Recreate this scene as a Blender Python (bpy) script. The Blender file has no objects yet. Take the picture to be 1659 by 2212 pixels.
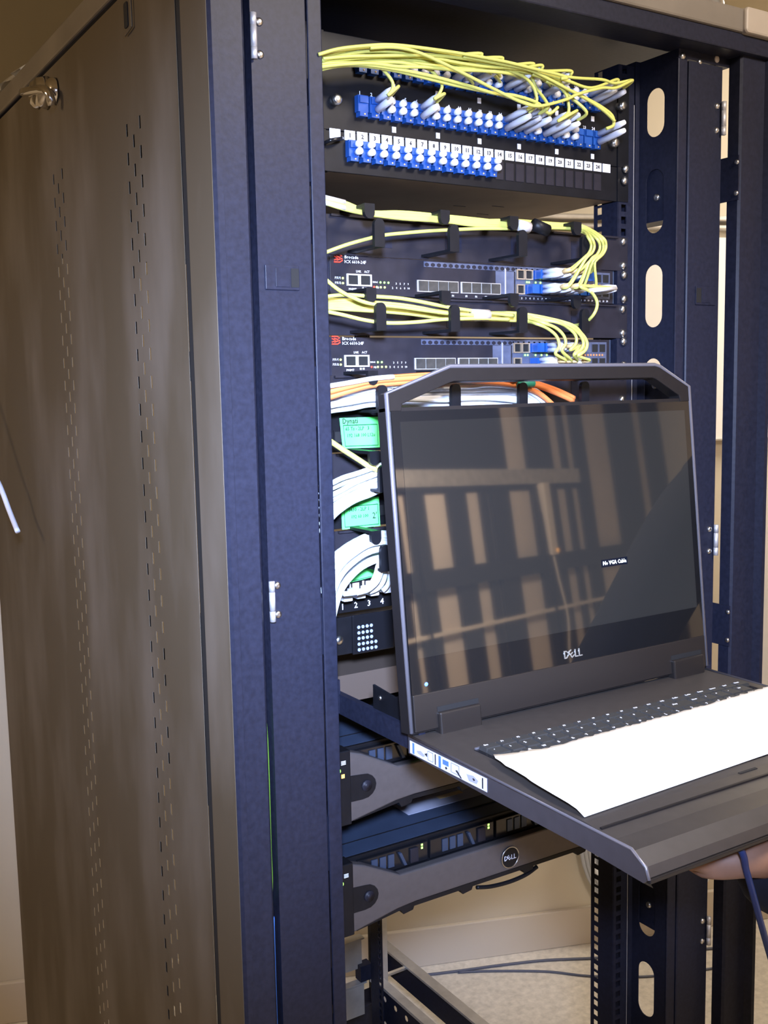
import bpy, math, random
from mathutils import Vector, Matrix
random.seed(7)
C = bpy.context.scene.collection
PI = math.pi
U = 0.04445
ZS = 1.65                       # height above the floor of the upper switch's centre line; rack unit 0
def zu(u): return ZS + u * U

# ------------------------------------------------------------------ camera, world, lights, exposure
cd = bpy.data.cameras.new('camera'); cam = bpy.data.objects.new('camera', cd); C.objects.link(cam)
cd.sensor_fit = 'VERTICAL'; cd.sensor_height = 24.0; cd.lens = 24.4487
cd.clip_start = 0.02
_m = ((0.846110,0.080043,-0.526964),(-0.532646,0.090532,-0.841482),(-0.019648,0.992672,0.119235))                                    # columns: right, up, back
mw = Matrix(_m).to_4x4()
mw.translation = Vector((-0.8101,-1.0464,1.5227))
cam.matrix_world = mw
bpy.context.scene.camera = cam
wd = bpy.data.worlds.new('world'); bpy.context.scene.world = wd; wd.use_nodes = True
wd.node_tree.nodes['Background'].inputs[0].default_value = (0.55, 0.6, 0.75, 1)
wd.node_tree.nodes['Background'].inputs[1].default_value = 0.05
vs = bpy.context.scene.view_settings
vs.view_transform = 'Standard'; vs.look = 'None'; vs.gamma = 1; vs.use_curve_mapping = False
vs.exposure = 0.35
def area(name, loc, target, size, power, col, sy=None):
    l = bpy.data.lights.new(name, 'AREA'); o = bpy.data.objects.new(name, l); C.objects.link(o)
    l.energy = power; l.color = col; l.size = size
    if sy: l.shape = 'RECTANGLE'; l.size_y = sy
    o.location = loc
    o.rotation_euler = (Vector(target) - Vector(loc)).to_track_quat('-Z', 'Y').to_euler()
    return o
area('ceiling_lamp_front', (0.15, -1.05, 2.30), (0.0, -0.4, 1.1), 0.35, 20, (1, 0.88, 0.76))
cool = area('cool_work_light', (-0.88, -1.22, 1.74), (-0.17, 0, 1.38), 0.12, 9.0, (0.50, 0.64, 1.0)); cool.data.spread = math.radians(50)
area('ceiling_lamp_left', (-2.3, 0.2, 2.25), (-0.4, 0.5, 1.3), 0.5, 17, (1, 0.74, 0.46))
area('ceiling_lamp_rear', (1.9, 0.15, 2.25), (1.0, 0.9, 0.6), 0.5, 18, (1, 0.91, 0.77))
area('stud_wall_fill', (1.9, -2.6, 2.30), (2.4, -3.8, 1.2), 0.6, 190, (1, 0.80, 0.62))  # added lamp, brightens the stud wall mirrored in the screen

# ------------------------------------------------------------------ materials
def mat(name, col, rough=0.5, metal=0.0, noise=0.0, nscale=40, bump=0.0, emit=None, estr=0, spec=0.5, stretch=None, alpha=None, ramp=None):
    m = bpy.data.materials.new(name); m.use_nodes = True
    nt = m.node_tree; b = nt.nodes['Principled BSDF']
    b.inputs['Base Color'].default_value = (*col, 1); b.inputs['Roughness'].default_value = rough
    b.inputs['Metallic'].default_value = metal; b.inputs['Specular IOR Level'].default_value = spec
    tc = nt.nodes.new('ShaderNodeTexCoord'); mp = nt.nodes.new('ShaderNodeMapping')
    nt.links.new(tc.outputs['Object'], mp.inputs[0])
    if stretch: mp.inputs['Scale'].default_value = stretch
    nz = nt.nodes.new('ShaderNodeTexNoise'); nz.inputs['Scale'].default_value = nscale; nz.inputs['Detail'].default_value = 5
    nt.links.new(mp.outputs[0], nz.inputs['Vector'])
    if noise or ramp:
        r = nt.nodes.new('ShaderNodeValToRGB'); nt.links.new(nz.outputs['Fac'], r.inputs[0])
        lo = tuple(max(0, c * (1 - noise)) for c in col); hi = tuple(min(1, c * (1 + noise)) for c in col)
        if ramp: lo, hi, p0, p1 = ramp
        else: p0, p1 = 0.3, 0.7
        r.color_ramp.elements[0].position = p0; r.color_ramp.elements[1].position = p1
        r.color_ramp.elements[0].color = (*lo, 1); r.color_ramp.elements[1].color = (*hi, 1)
        nt.links.new(r.outputs[0], b.inputs['Base Color'])
    if bump:
        bp = nt.nodes.new('ShaderNodeBump'); bp.inputs['Strength'].default_value = bump; bp.inputs['Distance'].default_value = 0.002
        nt.links.new(nz.outputs['Fac'], bp.inputs['Height']); nt.links.new(bp.outputs[0], b.inputs['Normal'])
    if emit:
        b.inputs['Emission Color'].default_value = (*emit, 1); b.inputs['Emission Strength'].default_value = estr
    if alpha is not None: b.inputs['Alpha'].default_value = alpha
    return m
M = {}
M['paint'] = mat('black_powder_coat', (0.014, 0.0155, 0.029), 0.45, spec=0.2, noise=0.2, nscale=180, bump=0.06)
M['panel'] = mat('dusty_side_panel', (0.10, 0.09, 0.08), 0.55, nscale=2.6, bump=0.0, spec=0.3, stretch=(1, 2.6, 0.9), ramp=((0.085, 0.067, 0.045), (0.20, 0.175, 0.15), 0.45, 0.92))
M['roof'] = mat('dusty_roof_paint', (0.16, 0.14, 0.12), 0.5, noise=0.2, nscale=8)
M['black'] = mat('black_plastic', (0.007, 0.007, 0.009), 0.45, spec=0.2, noise=0.2, nscale=60)
M['gloss'] = mat('glossy_black', (0.008, 0.008, 0.010), 0.2, spec=0.35)
M['hole'] = mat('dark_recess', (0.004, 0.004, 0.005), 0.8)
M['face'] = mat('switch_face_grey', (0.018, 0.016, 0.022), 0.5, spec=0.22, noise=0.15, nscale=60)
M['steel'] = mat('zinc_steel', (0.62, 0.62, 0.62), 0.28, 1.0, noise=0.1, nscale=30)
M['hinge'] = mat('brushed_hinge', (0.55, 0.54, 0.55), 0.5, 0.6)
M['chrome'] = mat('chrome', (0.8, 0.78, 0.75), 0.12, 1.0)
M['galv'] = mat('galvanised_steel', (0.55, 0.53, 0.50), 0.45, 0.6, noise=0.15, nscale=25)
M['cage'] = mat('port_cage_metal', (0.55, 0.43, 0.30), 0.4, 0.7)
M['letter'] = mat('pale_letter_metal', (0.34, 0.33, 0.30), 0.4, 0.5)
M['cagegrey'] = mat('port_door_metal', (0.10, 0.10, 0.098), 0.4, 0.7, noise=0.2, nscale=120)
M['bluemetal'] = mat('bare_metal_area', (0.095, 0.11, 0.175), 0.45, 0.3, noise=0.2, nscale=80)
M['yellow'] = mat('yellow_jacket', (0.58, 0.575, 0.135), 0.42, noise=0.06, nscale=20)
M['boot'] = mat('white_boot', (0.74, 0.76, 0.86), 0.4)
M['bootcol'] = mat('tan_sleeve', (0.72, 0.50, 0.22), 0.45)
M['adapter'] = mat('blue_adapter', (0.010, 0.070, 0.30), 0.4, noise=0.1, nscale=90)
M['white'] = mat('white_jacket', (0.70, 0.73, 0.78), 0.4, noise=0.04, nscale=20)
M['orange'] = mat('orange_jacket', (0.75, 0.23, 0.07), 0.45, noise=0.06, nscale=20)
M['teal'] = mat('teal_jacket', (0.04, 0.34, 0.26), 0.5)
M['blue'] = mat('blue_jacket', (0.006, 0.022, 0.10), 0.45)
M['green'] = mat('green_jacket', (0.18, 0.45, 0.05), 0.45)
M['greylabel'] = mat('white_tape', (0.52, 0.49, 0.50), 0.5)
M['tag'] = mat('white_label_print', (0.80, 0.80, 0.84), 0.5)
M['ink'] = mat('black_ink', (0.02, 0.02, 0.025), 0.6)
M['inkg'] = mat('faded_ink', (0.01, 0.13, 0.05), 0.6)
M['printw'] = mat('white_print', (0.75, 0.76, 0.85), 0.5)
M['greenpaper'] = mat('neon_green_paper', (0.13, 0.90, 0.19), 0.6, noise=0.05, nscale=20)
M['red'] = mat('red_emblem', (0.65, 0.06, 0.03), 0.5)
M['ledg'] = mat('led_green', (0.2, 0.9, 0.1), 0.4, emit=(0.35, 1, 0.12), estr=3.0)
M['ledy'] = mat('led_yellow_green', (0.6, 0.9, 0.1), 0.4, emit=(0.75, 1, 0.15), estr=3.0)
M['ledo'] = mat('led_amber', (0.9, 0.5, 0.1), 0.4, emit=(1, 0.42, 0.08), estr=2.0)
M['ledb'] = mat('led_blue', (0.1, 0.2, 1), 0.4, emit=(0.06, 0.20, 1), estr=3.0)
M['bezel'] = mat('grey_bezel', (0.090, 0.078, 0.078), 0.45, 0.25, noise=0.06, nscale=120)
M['lid'] = mat('dark_steel_lid', (0.045, 0.065, 0.115), 0.5, 0.4, noise=0.1, nscale=30)
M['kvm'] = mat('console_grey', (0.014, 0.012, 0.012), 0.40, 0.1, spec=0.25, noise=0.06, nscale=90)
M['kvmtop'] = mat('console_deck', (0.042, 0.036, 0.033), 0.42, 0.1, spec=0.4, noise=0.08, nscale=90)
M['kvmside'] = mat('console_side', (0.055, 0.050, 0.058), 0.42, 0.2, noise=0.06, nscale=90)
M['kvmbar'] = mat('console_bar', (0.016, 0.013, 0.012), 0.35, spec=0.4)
M['kvmlit'] = mat('console_lit_edge', (0.16, 0.155, 0.18), 0.32, 0.4)  # light catching the console edges is put into this paler colour
M['key'] = mat('key_plastic', (0.030, 0.030, 0.030), 0.5)
M['paper'] = mat('white_paper', (0.96, 0.95, 0.94), 0.7, noise=0.01, nscale=15)
M['glass'] = mat('screen_bezel_glass', (0.008, 0.008, 0.009), 0.03, spec=1.0)
M['glass'].node_tree.nodes['Principled BSDF'].inputs['IOR'].default_value = 1.75
M['lcd'] = mat('screen_panel', (0.006, 0.006, 0.007), 0.03, spec=1.0, emit=(0.85, 0.90, 1.0), estr=0.028)
M['lcd'].node_tree.nodes['Principled BSDF'].inputs['IOR'].default_value = 1.75
M['osd'] = mat('screen_text', (0.9, 0.95, 1), 0.3, emit=(0.9, 0.97, 1), estr=1.5)
M['osdb'] = mat('screen_text_box', (0.004, 0.006, 0.012), 0.1)
M['stickw'] = mat('sticker_white', (0.62, 0.64, 0.86), 0.45)
M['stickb'] = mat('sticker_blue', (0.08, 0.18, 0.75), 0.45)
M['stickg'] = mat('sticker_grey', (0.35, 0.36, 0.45), 0.45)
M['wall'] = mat('tan_wall_paint', (0.62, 0.555, 0.445), 0.85, noise=0.04, nscale=3)
M['base'] = mat('baseboard_paint', (0.60, 0.53, 0.44), 0.7)
M['wboard'] = mat('white_board', (0.92, 0.90, 0.88), 0.6)
M['floor'] = mat('concrete_floor', (0.70, 0.645, 0.565), 0.75, noise=0.14, nscale=70, bump=0.1)
M['ceil'] = mat('ceiling_paint', (0.34, 0.27, 0.16), 0.9)
M['stud'] = mat('dark_stud_paint', (0.011, 0.012, 0.014), 0.6)
M['gyp'] = mat('gypsum_board', (0.52, 0.45, 0.375), 0.9, noise=0.05, nscale=3)
M['skin'] = mat('skin', (0.22, 0.115, 0.075), 0.55, noise=0.1, nscale=60)
M['navy'] = mat('navy_cloth', (0.006, 0.008, 0.020), 0.9, noise=0.3, nscale=80, bump=0.2)
M['trouser'] = mat('dark_trouser_cloth', (0.03, 0.03, 0.035), 0.85, noise=0.2, nscale=80)
M['hair'] = mat('dark_hair', (0.02, 0.014, 0.01), 0.6)
M['plastic_sheet'] = mat('clear_plastic_sheet', (0.60, 0.57, 0.53), 0.12, alpha=0.6)
M['capbeige'] = mat('corner_cap_beige', (0.34, 0.295, 0.25), 0.5, noise=0.08, nscale=12)
M['cap'] = mat('beige_cap', (0.58, 0.52, 0.46), 0.5, noise=0.08, nscale=12)
M['floorcable'] = mat('grey_cable', (0.10, 0.11, 0.16), 0.5)

# ------------------------------------------------------------------ mesh helpers
class MB:
    def __init__(s): s.v = []; s.f = []
    def add(s, vs, fs):
        k = len(s.v); s.v += [tuple(v) for v in vs]; s.f += [tuple(i + k for i in f) for f in fs]; return s
    def box(s, x0, x1, y0, y1, z0, z1):
        return s.add([(x0,y0,z0),(x1,y0,z0),(x1,y1,z0),(x0,y1,z0),(x0,y0,z1),(x1,y0,z1),(x1,y1,z1),(x0,y1,z1)],
                     [(0,3,2,1),(4,5,6,7),(0,1,5,4),(1,2,6,5),(2,3,7,6),(3,0,4,7)])
    def prism(s, pts, a, b, ax='y'):
        n = len(pts)
        def P(p, t): return {'y': (p[0], t, p[1]), 'z': (p[0], p[1], t), 'x': (t, p[0], p[1])}[ax]
        ar = sum(pts[i][0]*pts[(i+1)%n][1]-pts[(i+1)%n][0]*pts[i][1] for i in range(n))
        if (ar < 0) != (ax == 'y'): pts = pts[::-1]
        if a > b: a, b = b, a
        return s.add([P(p, a) for p in pts] + [P(p, b) for p in pts],
                     [tuple(range(n))[::-1], tuple(range(n, 2*n))] + [(i, (i+1) % n, n+(i+1) % n, n+i) for i in range(n)])
    def cyl(s, p0, p1, r0, r1=None, n=12):
        return s.tube([p0, p1], [r0, r0 if r1 is None else r1], n, interp=0)
    def tube(s, path, r, n=8, interp=5, closed=False):
        P = [Vector(p) for p in path]
        if interp and len(P) > 2:
            Q = []; L = len(P)
            for i in range(L - 1):
                a, b, c, d = P[max(i-1, 0)], P[i], P[i+1], P[min(i+2, L-1)]
                for k in range(interp):
                    t = k / interp
                    Q.append(0.5*((2*b)+(c-a)*t+(2*a-5*b+4*c-d)*t*t+(3*b-a-3*c+d)*t**3))
            Q.append(P[-1]); P = Q
        R = r if isinstance(r, list) else [r]*len(P)
        if len(R) != len(P): R = [R[0]]*len(P)
        vs = []; fs = []; up = None
        for i, p in enumerate(P):
            t = (P[min(i+1, len(P)-1)] - P[max(i-1, 0)])
            t = t.normalized() if t.length > 1e-9 else Vector((0, 0, 1))
            if up is None:
                up = Vector((0, 0, 1)) if abs(t.z) < 0.9 else Vector((1, 0, 0))
            up = (up - t*up.dot(t)).normalized(); w = t.cross(up)
            for k in range(n):
                an = 2*PI*k/n; vs.append(p + (up*math.cos(an) + w*math.sin(an))*R[i])
        for i in range(len(P)-1):
            for k in range(n):
                fs.append((i*n+k, i*n+(k+1) % n, (i+1)*n+(k+1) % n, (i+1)*n+k))
        fs.append(tuple(range(n))[::-1]); fs.append(tuple(range((len(P)-1)*n, len(P)*n)))
        return s.add(vs, fs)
    def quad(s, a, b, c, d): return s.add([a, b, c, d], [(0, 1, 2, 3)])
    def dome(s, c, r, h, axis=(0, -1, 0), n=12):
        ax = Vector(axis).normalized(); u = Vector((0, 0, 1)) if abs(ax.z) < 0.9 else Vector((1, 0, 0)); w = ax.cross(u); c = Vector(c)
        vs = []; fs = []
        for j, (rr, hh) in enumerate(((1, 0), (0.95, 0.45), (0.72, 0.8), (0.35, 0.97))):
            for k in range(n):
                an = 2*PI*k/n; vs.append(c + (u*math.cos(an)+w*math.sin(an))*r*rr + ax*h*hh)
        for j in range(3):
            for k in range(n): fs.append((j*n+k, j*n+(k+1) % n, (j+1)*n+(k+1) % n, (j+1)*n+k))
        fs.append(tuple(range(3*n, 4*n)))
        return s.add(vs, fs)
    def plate_hole(s, cell, hole, P):
        # rectangle cell=(a0,a1,b0,b1) with a convex hole polygon; P maps (a,b) to 3-D
        a0, a1, b0, b1 = cell; ca = sum(h[0] for h in hole)/len(hole); cb = sum(h[1] for h in hole)/len(hole)
        angs = [math.atan2(h[1]-cb, h[0]-ca) for h in hole]
        extra = [math.atan2(y-cb, x-ca) for x in (a0, a1) for y in (b0, b1)]
        ring = []
        def edge_pt(an):
            dx, dy = math.cos(an), math.sin(an); t = 1e9
            if dx > 1e-9: t = min(t, (a1-ca)/dx)
            if dx < -1e-9: t = min(t, (a0-ca)/dx)
            if dy > 1e-9: t = min(t, (b1-cb)/dy)
            if dy < -1e-9: t = min(t, (b0-cb)/dy)
            return (ca+dx*t, cb+dy*t)
        def hole_pt(an):
            n = len(hole); d = (math.cos(an), math.sin(an))
            for i in range(n):
                p, q = hole[i], hole[(i+1) % n]; ex, ey = q[0]-p[0], q[1]-p[1]
                den = d[0]*ey - d[1]*ex
                if abs(den) < 1e-12: continue
                t = ((p[0]-ca)*ey-(p[1]-cb)*ex)/den; u = ((p[0]-ca)*d[1]-(p[1]-cb)*d[0])/den
                if t > 0 and -1e-6 <= u <= 1+1e-6: return (ca+d[0]*t, cb+d[1]*t)
            return (ca, cb)
        for an in sorted(angs + extra): ring.append((P(*edge_pt(an)), P(*hole_pt(an))))
        n = len(ring); vs = [r[0] for r in ring] + [r[1] for r in ring]
        return s.add(vs, [(i, (i+1) % n, n+(i+1) % n, n+i) for i in range(n)])
    def mesh(s, name, m, off=(0, 0, 0), smooth=False):
        me = bpy.data.meshes.new(name)
        me.from_pydata([(v[0]-off[0], v[1]-off[1], v[2]-off[2]) for v in s.v], [], s.f); me.update()
        if m is not None: me.materials.append(m if not isinstance(m, str) else M[m])
        if smooth:
            for p in me.polygons: p.use_smooth = True
        return me
    def build(s, name, m, parent=None, smooth=False, bevel=0, solid=0, subsurf=0):
        off = world_of(parent)
        if parent is None:
            c = [sum(v[k] for v in s.v)/len(s.v) for k in range(3)]; off = c
        o = bpy.data.objects.new(name, s.mesh(name, m, off, smooth)); C.objects.link(o)
        if parent is None: o.location = off
        else: o.parent = parent
        if solid:
            d = o.modifiers.new('solid', 'SOLIDIFY'); d.thickness = solid; d.offset = 0
        if bevel:
            d = o.modifiers.new('bevel', 'BEVEL'); d.width = bevel; d.segments = 2; d.limit_method = 'ANGLE'
        if subsurf:
            d = o.modifiers.new('sub', 'SUBSURF'); d.levels = d.render_levels = subsurf
        return o
def world_of(o):
    p = Vector((0, 0, 0))
    while o is not None: p += o.location; o = o.parent
    return p
def tag(o, label=None, cat=None, group=None, kind=None):
    if label: o['label'] = label
    if cat: o['category'] = cat
    if group: o['group'] = group
    if kind: o['kind'] = kind
    return o
def thing(name, label, cat, loc, group=None):
    o = bpy.data.objects.new(name, None); C.objects.link(o); o.location = loc; o.empty_display_size = 0.05
    return tag(o, label, cat, group)
def inst(name, me, loc, parent=None, rot=None):
    o = bpy.data.objects.new(name, me); C.objects.link(o)
    o.location = Vector(loc) - world_of(parent); o.parent = parent
    if rot: o.rotation_euler = rot
    return o
_fc = {}
def text(name, body, loc, size, m, parent, rot=(PI/2, 0, 0), align='CENTER', ext=0.0002, sx=1.0, sp=1.0, bold=0.0):
    key = (body, size, m, align, sp, bold)
    if key not in _fc:
        c = bpy.data.curves.new(name, 'FONT'); c.body = body; c.size = size; c.align_x = align; c.align_y = 'CENTER'
        c.extrude = ext; c.space_character = sp; c.resolution_u = 1; c.offset = bold
        f = bpy.data.objects.new(name, c); C.objects.link(f)
        bpy.context.view_layer.update()
        me = bpy.data.meshes.new_from_object(f.evaluated_get(bpy.context.evaluated_depsgraph_get()))
        bpy.data.objects.remove(f); bpy.data.curves.remove(c)
        me.materials.clear(); me.materials.append(M[m]); me.name = name; _fc[key] = me
    o = bpy.data.objects.new(name, _fc[key]); C.objects.link(o)
    o.location = Vector(loc) - world_of(parent); o.parent = parent; o.rotation_euler = rot; o.scale = (sx, 1, 1)
    return o
def rrect(x0, x1, y0, y1, r, n=5):
    out = []
    for cx, cy, a in ((x1-r, y1-r, 0), (x0+r, y1-r, PI/2), (x0+r, y0+r, PI), (x1-r, y0+r, 1.5*PI)):
        for k in range(n+1): out.append((cx+r*math.cos(a+PI/2*k/n), cy+r*math.sin(a+PI/2*k/n)))
    return out
def wob(path, s, k0=0, k1=None):
    k1 = len(path) if k1 is None else k1
    return [(p[0]+random.uniform(-s, s)*0.5, p[1]+random.uniform(-s, s), p[2]+random.uniform(-s, s)) if k0 <= i < k1 else p for i, p in enumerate(path)]

# ------------------------------------------------------------------ room shell
def struct(o): o['kind'] = 'structure'; return o
TH = math.radians(-20.05); WA = (-0.34, 1.478)         # back wall: a point of its base and its direction
cw, sw = math.cos(TH), math.sin(TH)
def wp(s, z, d=0.0):                                   # point on the back wall: s along it, z up, d towards the room
    return (WA[0]+s*cw+sw*d, WA[1]+s*sw-cw*d, z)
def wbox(mb, s0, s1, z0, z1, d0, d1):
    vs = [wp(s, z, d) for z in (z0, z1) for s, d in ((s0, d0), (s1, d0), (s1, d1), (s0, d1))]
    return mb.add(vs, [(0,3,2,1),(4,5,6,7),(0,1,5,4),(1,2,6,5),(2,3,7,6),(3,0,4,7)])
FA = (0.5, -3.2)                                       # front wall, parallel to the back one
def fp(s, z, d=0.0): return (FA[0]+s*cw-sw*d, FA[1]+s*sw+cw*d, z)
def fbox(mb, s0, s1, z0, z1, d0, d1):
    vs = [fp(s, z, d) for z in (z0, z1) for s, d in ((s0, d0), (s1, d0), (s1, d1), (s0, d1))]
    return mb.add(vs, [(0,3,2,1),(4,5,6,7),(0,1,5,4),(1,2,6,5),(2,3,7,6),(3,0,4,7)])
S0, S1, HC = -3.4, 5.2, 2.36
fl = MB(); fl.add([(*fp(-5.5, 0, -.1)[:2], 0), (*fp(6, 0, -.1)[:2], 0), (*wp(S1, 0, -.1)[:2], 0), (*wp(-5.5, 0, -.1)[:2], 0)], [(0, 1, 2, 3)])
fl.add([(v[0], v[1], -0.1) for v in fl.v[:4]], [(0, 3, 2, 1)]); struct(fl.build('floor', 'floor'))
ce = MB(); ce.add([(*fp(-5.5, 0, -.1)[:2], HC), (*fp(6, 0, -.1)[:2], HC), (*wp(S1, 0, -.1)[:2], HC), (*wp(-5.5, 0, -.1)[:2], HC)], [(0, 1, 2, 3)])
struct(ce.build('ceiling', 'ceil'))
struct(wbox(MB(), S0-2, S1, 0, HC, -.1, 0).build('wall_back', 'wall'))
struct(wbox(MB(), S0-2, S1, 0.0, 0.105, 0.0, 0.014).build('baseboard_back', 'base', bevel=0.003))
M['wall_shade'] = mat('brown_wall_shade', (0.135, 0.100, 0.050), 0.9, noise=0.06, nscale=4)  # dark brown stands in for shade on the upper wall
struct(wbox(MB(), S0, 0.62, 2.02, HC-0.002, 0.001, 0.25).build('shade_box_1', 'wall_shade'))  # box added to darken the upper left of the wall
wl = MB(); a, b = wp(S0, 0), fp(-4.2, 0); wl.add([(a[0], a[1], 0), (b[0], b[1], 0), (b[0], b[1], HC), (a[0], a[1], HC)], [(0, 1, 2, 3)]); struct(wl.build('wall_left', 'wall'))
wr = MB(); a, b = wp(4.6, 0), fp(5.2, 0); wr.add([(a[0], a[1], 0), (b[0], b[1], 0), (b[0], b[1], HC), (a[0], a[1], HC)], [(0, 1, 2, 3)]); struct(wr.build('wall_right', 'wall'))

# the open-framed wall behind the camera, seen mirrored in the console screen
wf = struct(fbox(MB(), -4.4, 5.4, 0, HC, -.06, -.02).build('wall_front', 'gyp'))
STUDS = [((1.618,1.513), (1.703,1.508)), ((1.774,1.504), (1.938,1.496)), ((2.153,1.484), (2.340,1.474)), ((2.488,1.466), (2.557,1.463)), ((2.596,1.460), (2.807,1.449)), ((3.080,1.435), (3.396,1.418)), ((3.538,1.410), (3.601,1.407)), ((3.711,1.401), (3.877,1.392)), ((4.266,1.371), (4.690,1.349)), ((4.854,1.340), (5.154,1.324)), ((5.288,1.317), (5.567,1.302))]
for a, b in STUDS:
    fbox(MB(), min(a[0], b[0]), max(a[0], b[0]), 0, HC, -.02, 0.004).build('stud', 'stud', wf)
_lo = min(min(q[0][0], q[1][0]) for q in STUDS)
for q in range(8):
    fbox(MB(), _lo-0.30-0.41*q, _lo-0.18-0.41*q, 0, HC, -.02, 0.004).build('stud', 'stud', wf)
a = (1.858,2.006); b = (2.816,2.023)
fbox(MB(), min(a[0], b[0])-1.5, max(a[0], b[0]), a[1]-0.28, HC, -.012, 0.008).build('dark_board', 'stud', wf)
za = (2.348,1.842)[1]; zb = (2.326,1.749)[1]; s1 = (3.700,1.789)[0]
fbox(MB(), -1.5, s1, zb, za, -.02, 0.02).build('brace', M['galv'], wf)
zc = (2.220,1.304)[1]; zd = (2.195,1.196)[1]
fbox(MB(), -1.5, 4.5, zd, zc, -.02, 0.03).build('brace', 'stud', wf)
ze = (2.318,1.718)[1]
fbox(MB(), -1.5, s1, ze, zb, -.03, 0.0).build('brace', 'stud', wf)
zf = (2.893,0.971)[1]
fbox(MB(), -1.5, 4.5, zf-0.02, zf, -.02, 0.02).build('ledge', M['base'], wf)
a = (3.148,1.750); b = (3.169,1.295)
ps = thing('power_strip', 'pale power strip mirrored in the console screen, fixed to a stud', 'power strip', fp((a[0]+b[0])/2, b[1], 0.04))
s0 = min(a[0], b[0]); fbox(MB(), s0, s0+0.075, min(a[1], b[1]), max(a[1], b[1]), 0.0, 0.05).build('housing', 'base', ps, bevel=0.004)
c = (3.301,1.322); fbox(MB(), s0+0.055, s0+0.07, c[1]-.012, c[1]+.012, 0.05, 0.056).build('switch_light', 'ledo', ps)
cb = MB(); cb.tube([fp(s0+0.035, b[1]+.02, 0.03), fp(s0+0.03, b[1]-.15, 0.05), fp(s0+0.06, b[1]-.4, 0.06), fp(s0+0.02, b[1]-.7, 0.06), fp(s0+0.06, .03, .1)], 0.006)
cb.build('power_cord', 'base', ps, True)
for n_, (q, w_) in enumerate((((3.043,1.679), 'black cable hanging from a plug, mirrored left of the power strip'), ((1.758,1.079), 'black cable slanting down at the left of the mirrored wall'))):
    t = MB(); t.tube([fp(q[0]-.02*n_, q[1]+.05*(1-n_)+.5*n_, .05), fp(q[0], q[1]-.1+.2*n_, .06), fp(q[0]+.02, q[1]-.3, .06), fp(q[0]+.05, 0.02, .08)], 0.008)
    tag(t.build('hanging_cable', 'black', None, True), w_, 'cable')

# white board on the back wall, seen through the gaps at the right of the rack
a = (1.5415,1.8831); b = (2.0802,1.3651)
zt = (1.8769,1.8864)[1]; zl = (1.8877,1.3695)[1]
wb = thing('wall_board', 'plain white board on the tan wall behind the rack', 'board', wp((a[0]+b[0])/2, zl, 0))
wbox(MB(), a[0], b[0], zl, zt, 0.002, 0.03).build('panel', 'wboard', wb)
g = (1.8891,1.3027)[1]
wbox(MB(), a[0], b[0], zl-0.004, zl, 0.002, 0.034).build('trim_strip', 'galv', wb)
for k, (q0, q1) in enumerate((((1.8757,1.9415), (1.8760,1.9275)), ((1.8762,1.9181), (1.8765,1.9064)))):
    tag(wbox(MB(), q0[0]-1.0, q0[0]+1.0, q1[1], q0[1], 0.0, 0.03).build('wall_conduit', 'galv', bevel=0.004), ('upper' if k == 0 else 'lower') + ' grey conduit running along the wall above the white board', 'conduit', 'grey conduits above the white board')

# coil of white cable leaning against the back wall
cc = (1.6863,0.3166); re = (1.9530,0.2871); rr = (re[0]-cc[0])*0.78
coil = thing('cable_coil', 'coil of white cable leaning on the wall behind the rack, under the tray', 'cable coil', wp(cc[0], 0.0, 0.05))
rv = cc[1] - (1.6892,0.0639)[1]
for k in range(6):
    r_ = 1.0 - 0.035*k
    P = [wp(cc[0] + rr*r_*math.cos(t*2*PI/40), cc[1] + rv*r_*math.sin(t*2*PI/40), 0.03+0.012*(k % 3)) for t in range(41)]
    MB().tube(P, 0.008, 6, 1).build('winding', 'white', coil, True)
# thin cables on the floor behind the rack
t = MB(); t.tube([(0.5702,1.0885,0.0000), (0.6116,1.0683,0.0000), (0.7060,1.0305,0.0000), (0.8010,0.9953,0.0000), (0.9176,0.9458,0.0000), (1.0366,0.8787,0.0000), (1.1884,0.8088,-0.0000), (1.3490,0.7278,0.0000)], 0.0035)
for i, v in enumerate(t.v): t.v[i] = (v[0], v[1], v[2]+0.0037)
tag(t.build('floor_cable', 'floorcable', None, True), 'thin dark cable on the floor, farther of the two behind the rack', 'cable')
t = MB(); t.tube([(0.6908,1.0303,0.0000), (0.7646,0.9882,0.0000), (0.8827,0.9056,0.0000), (0.9621,0.8261,0.0000), (1.0783,0.7449,0.0000), (1.2008,0.6930,-0.0000), (1.3255,0.6479,-0.0000)], 0.003)
for i, v in enumerate(t.v): t.v[i] = (v[0], v[1], v[2]+0.0032)
tag(t.build('floor_cable', 'floorcable', None, True), 'thin dark cable on the floor, nearer of the two behind the rack', 'cable')

# ------------------------------------------------------------------ rack
RT = ZS + 0.349                                         # top of the roof
rack = thing('server_rack', 'tall black server rack with dusty side panel and open front', 'rack', (0, 0.44, 0))
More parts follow.
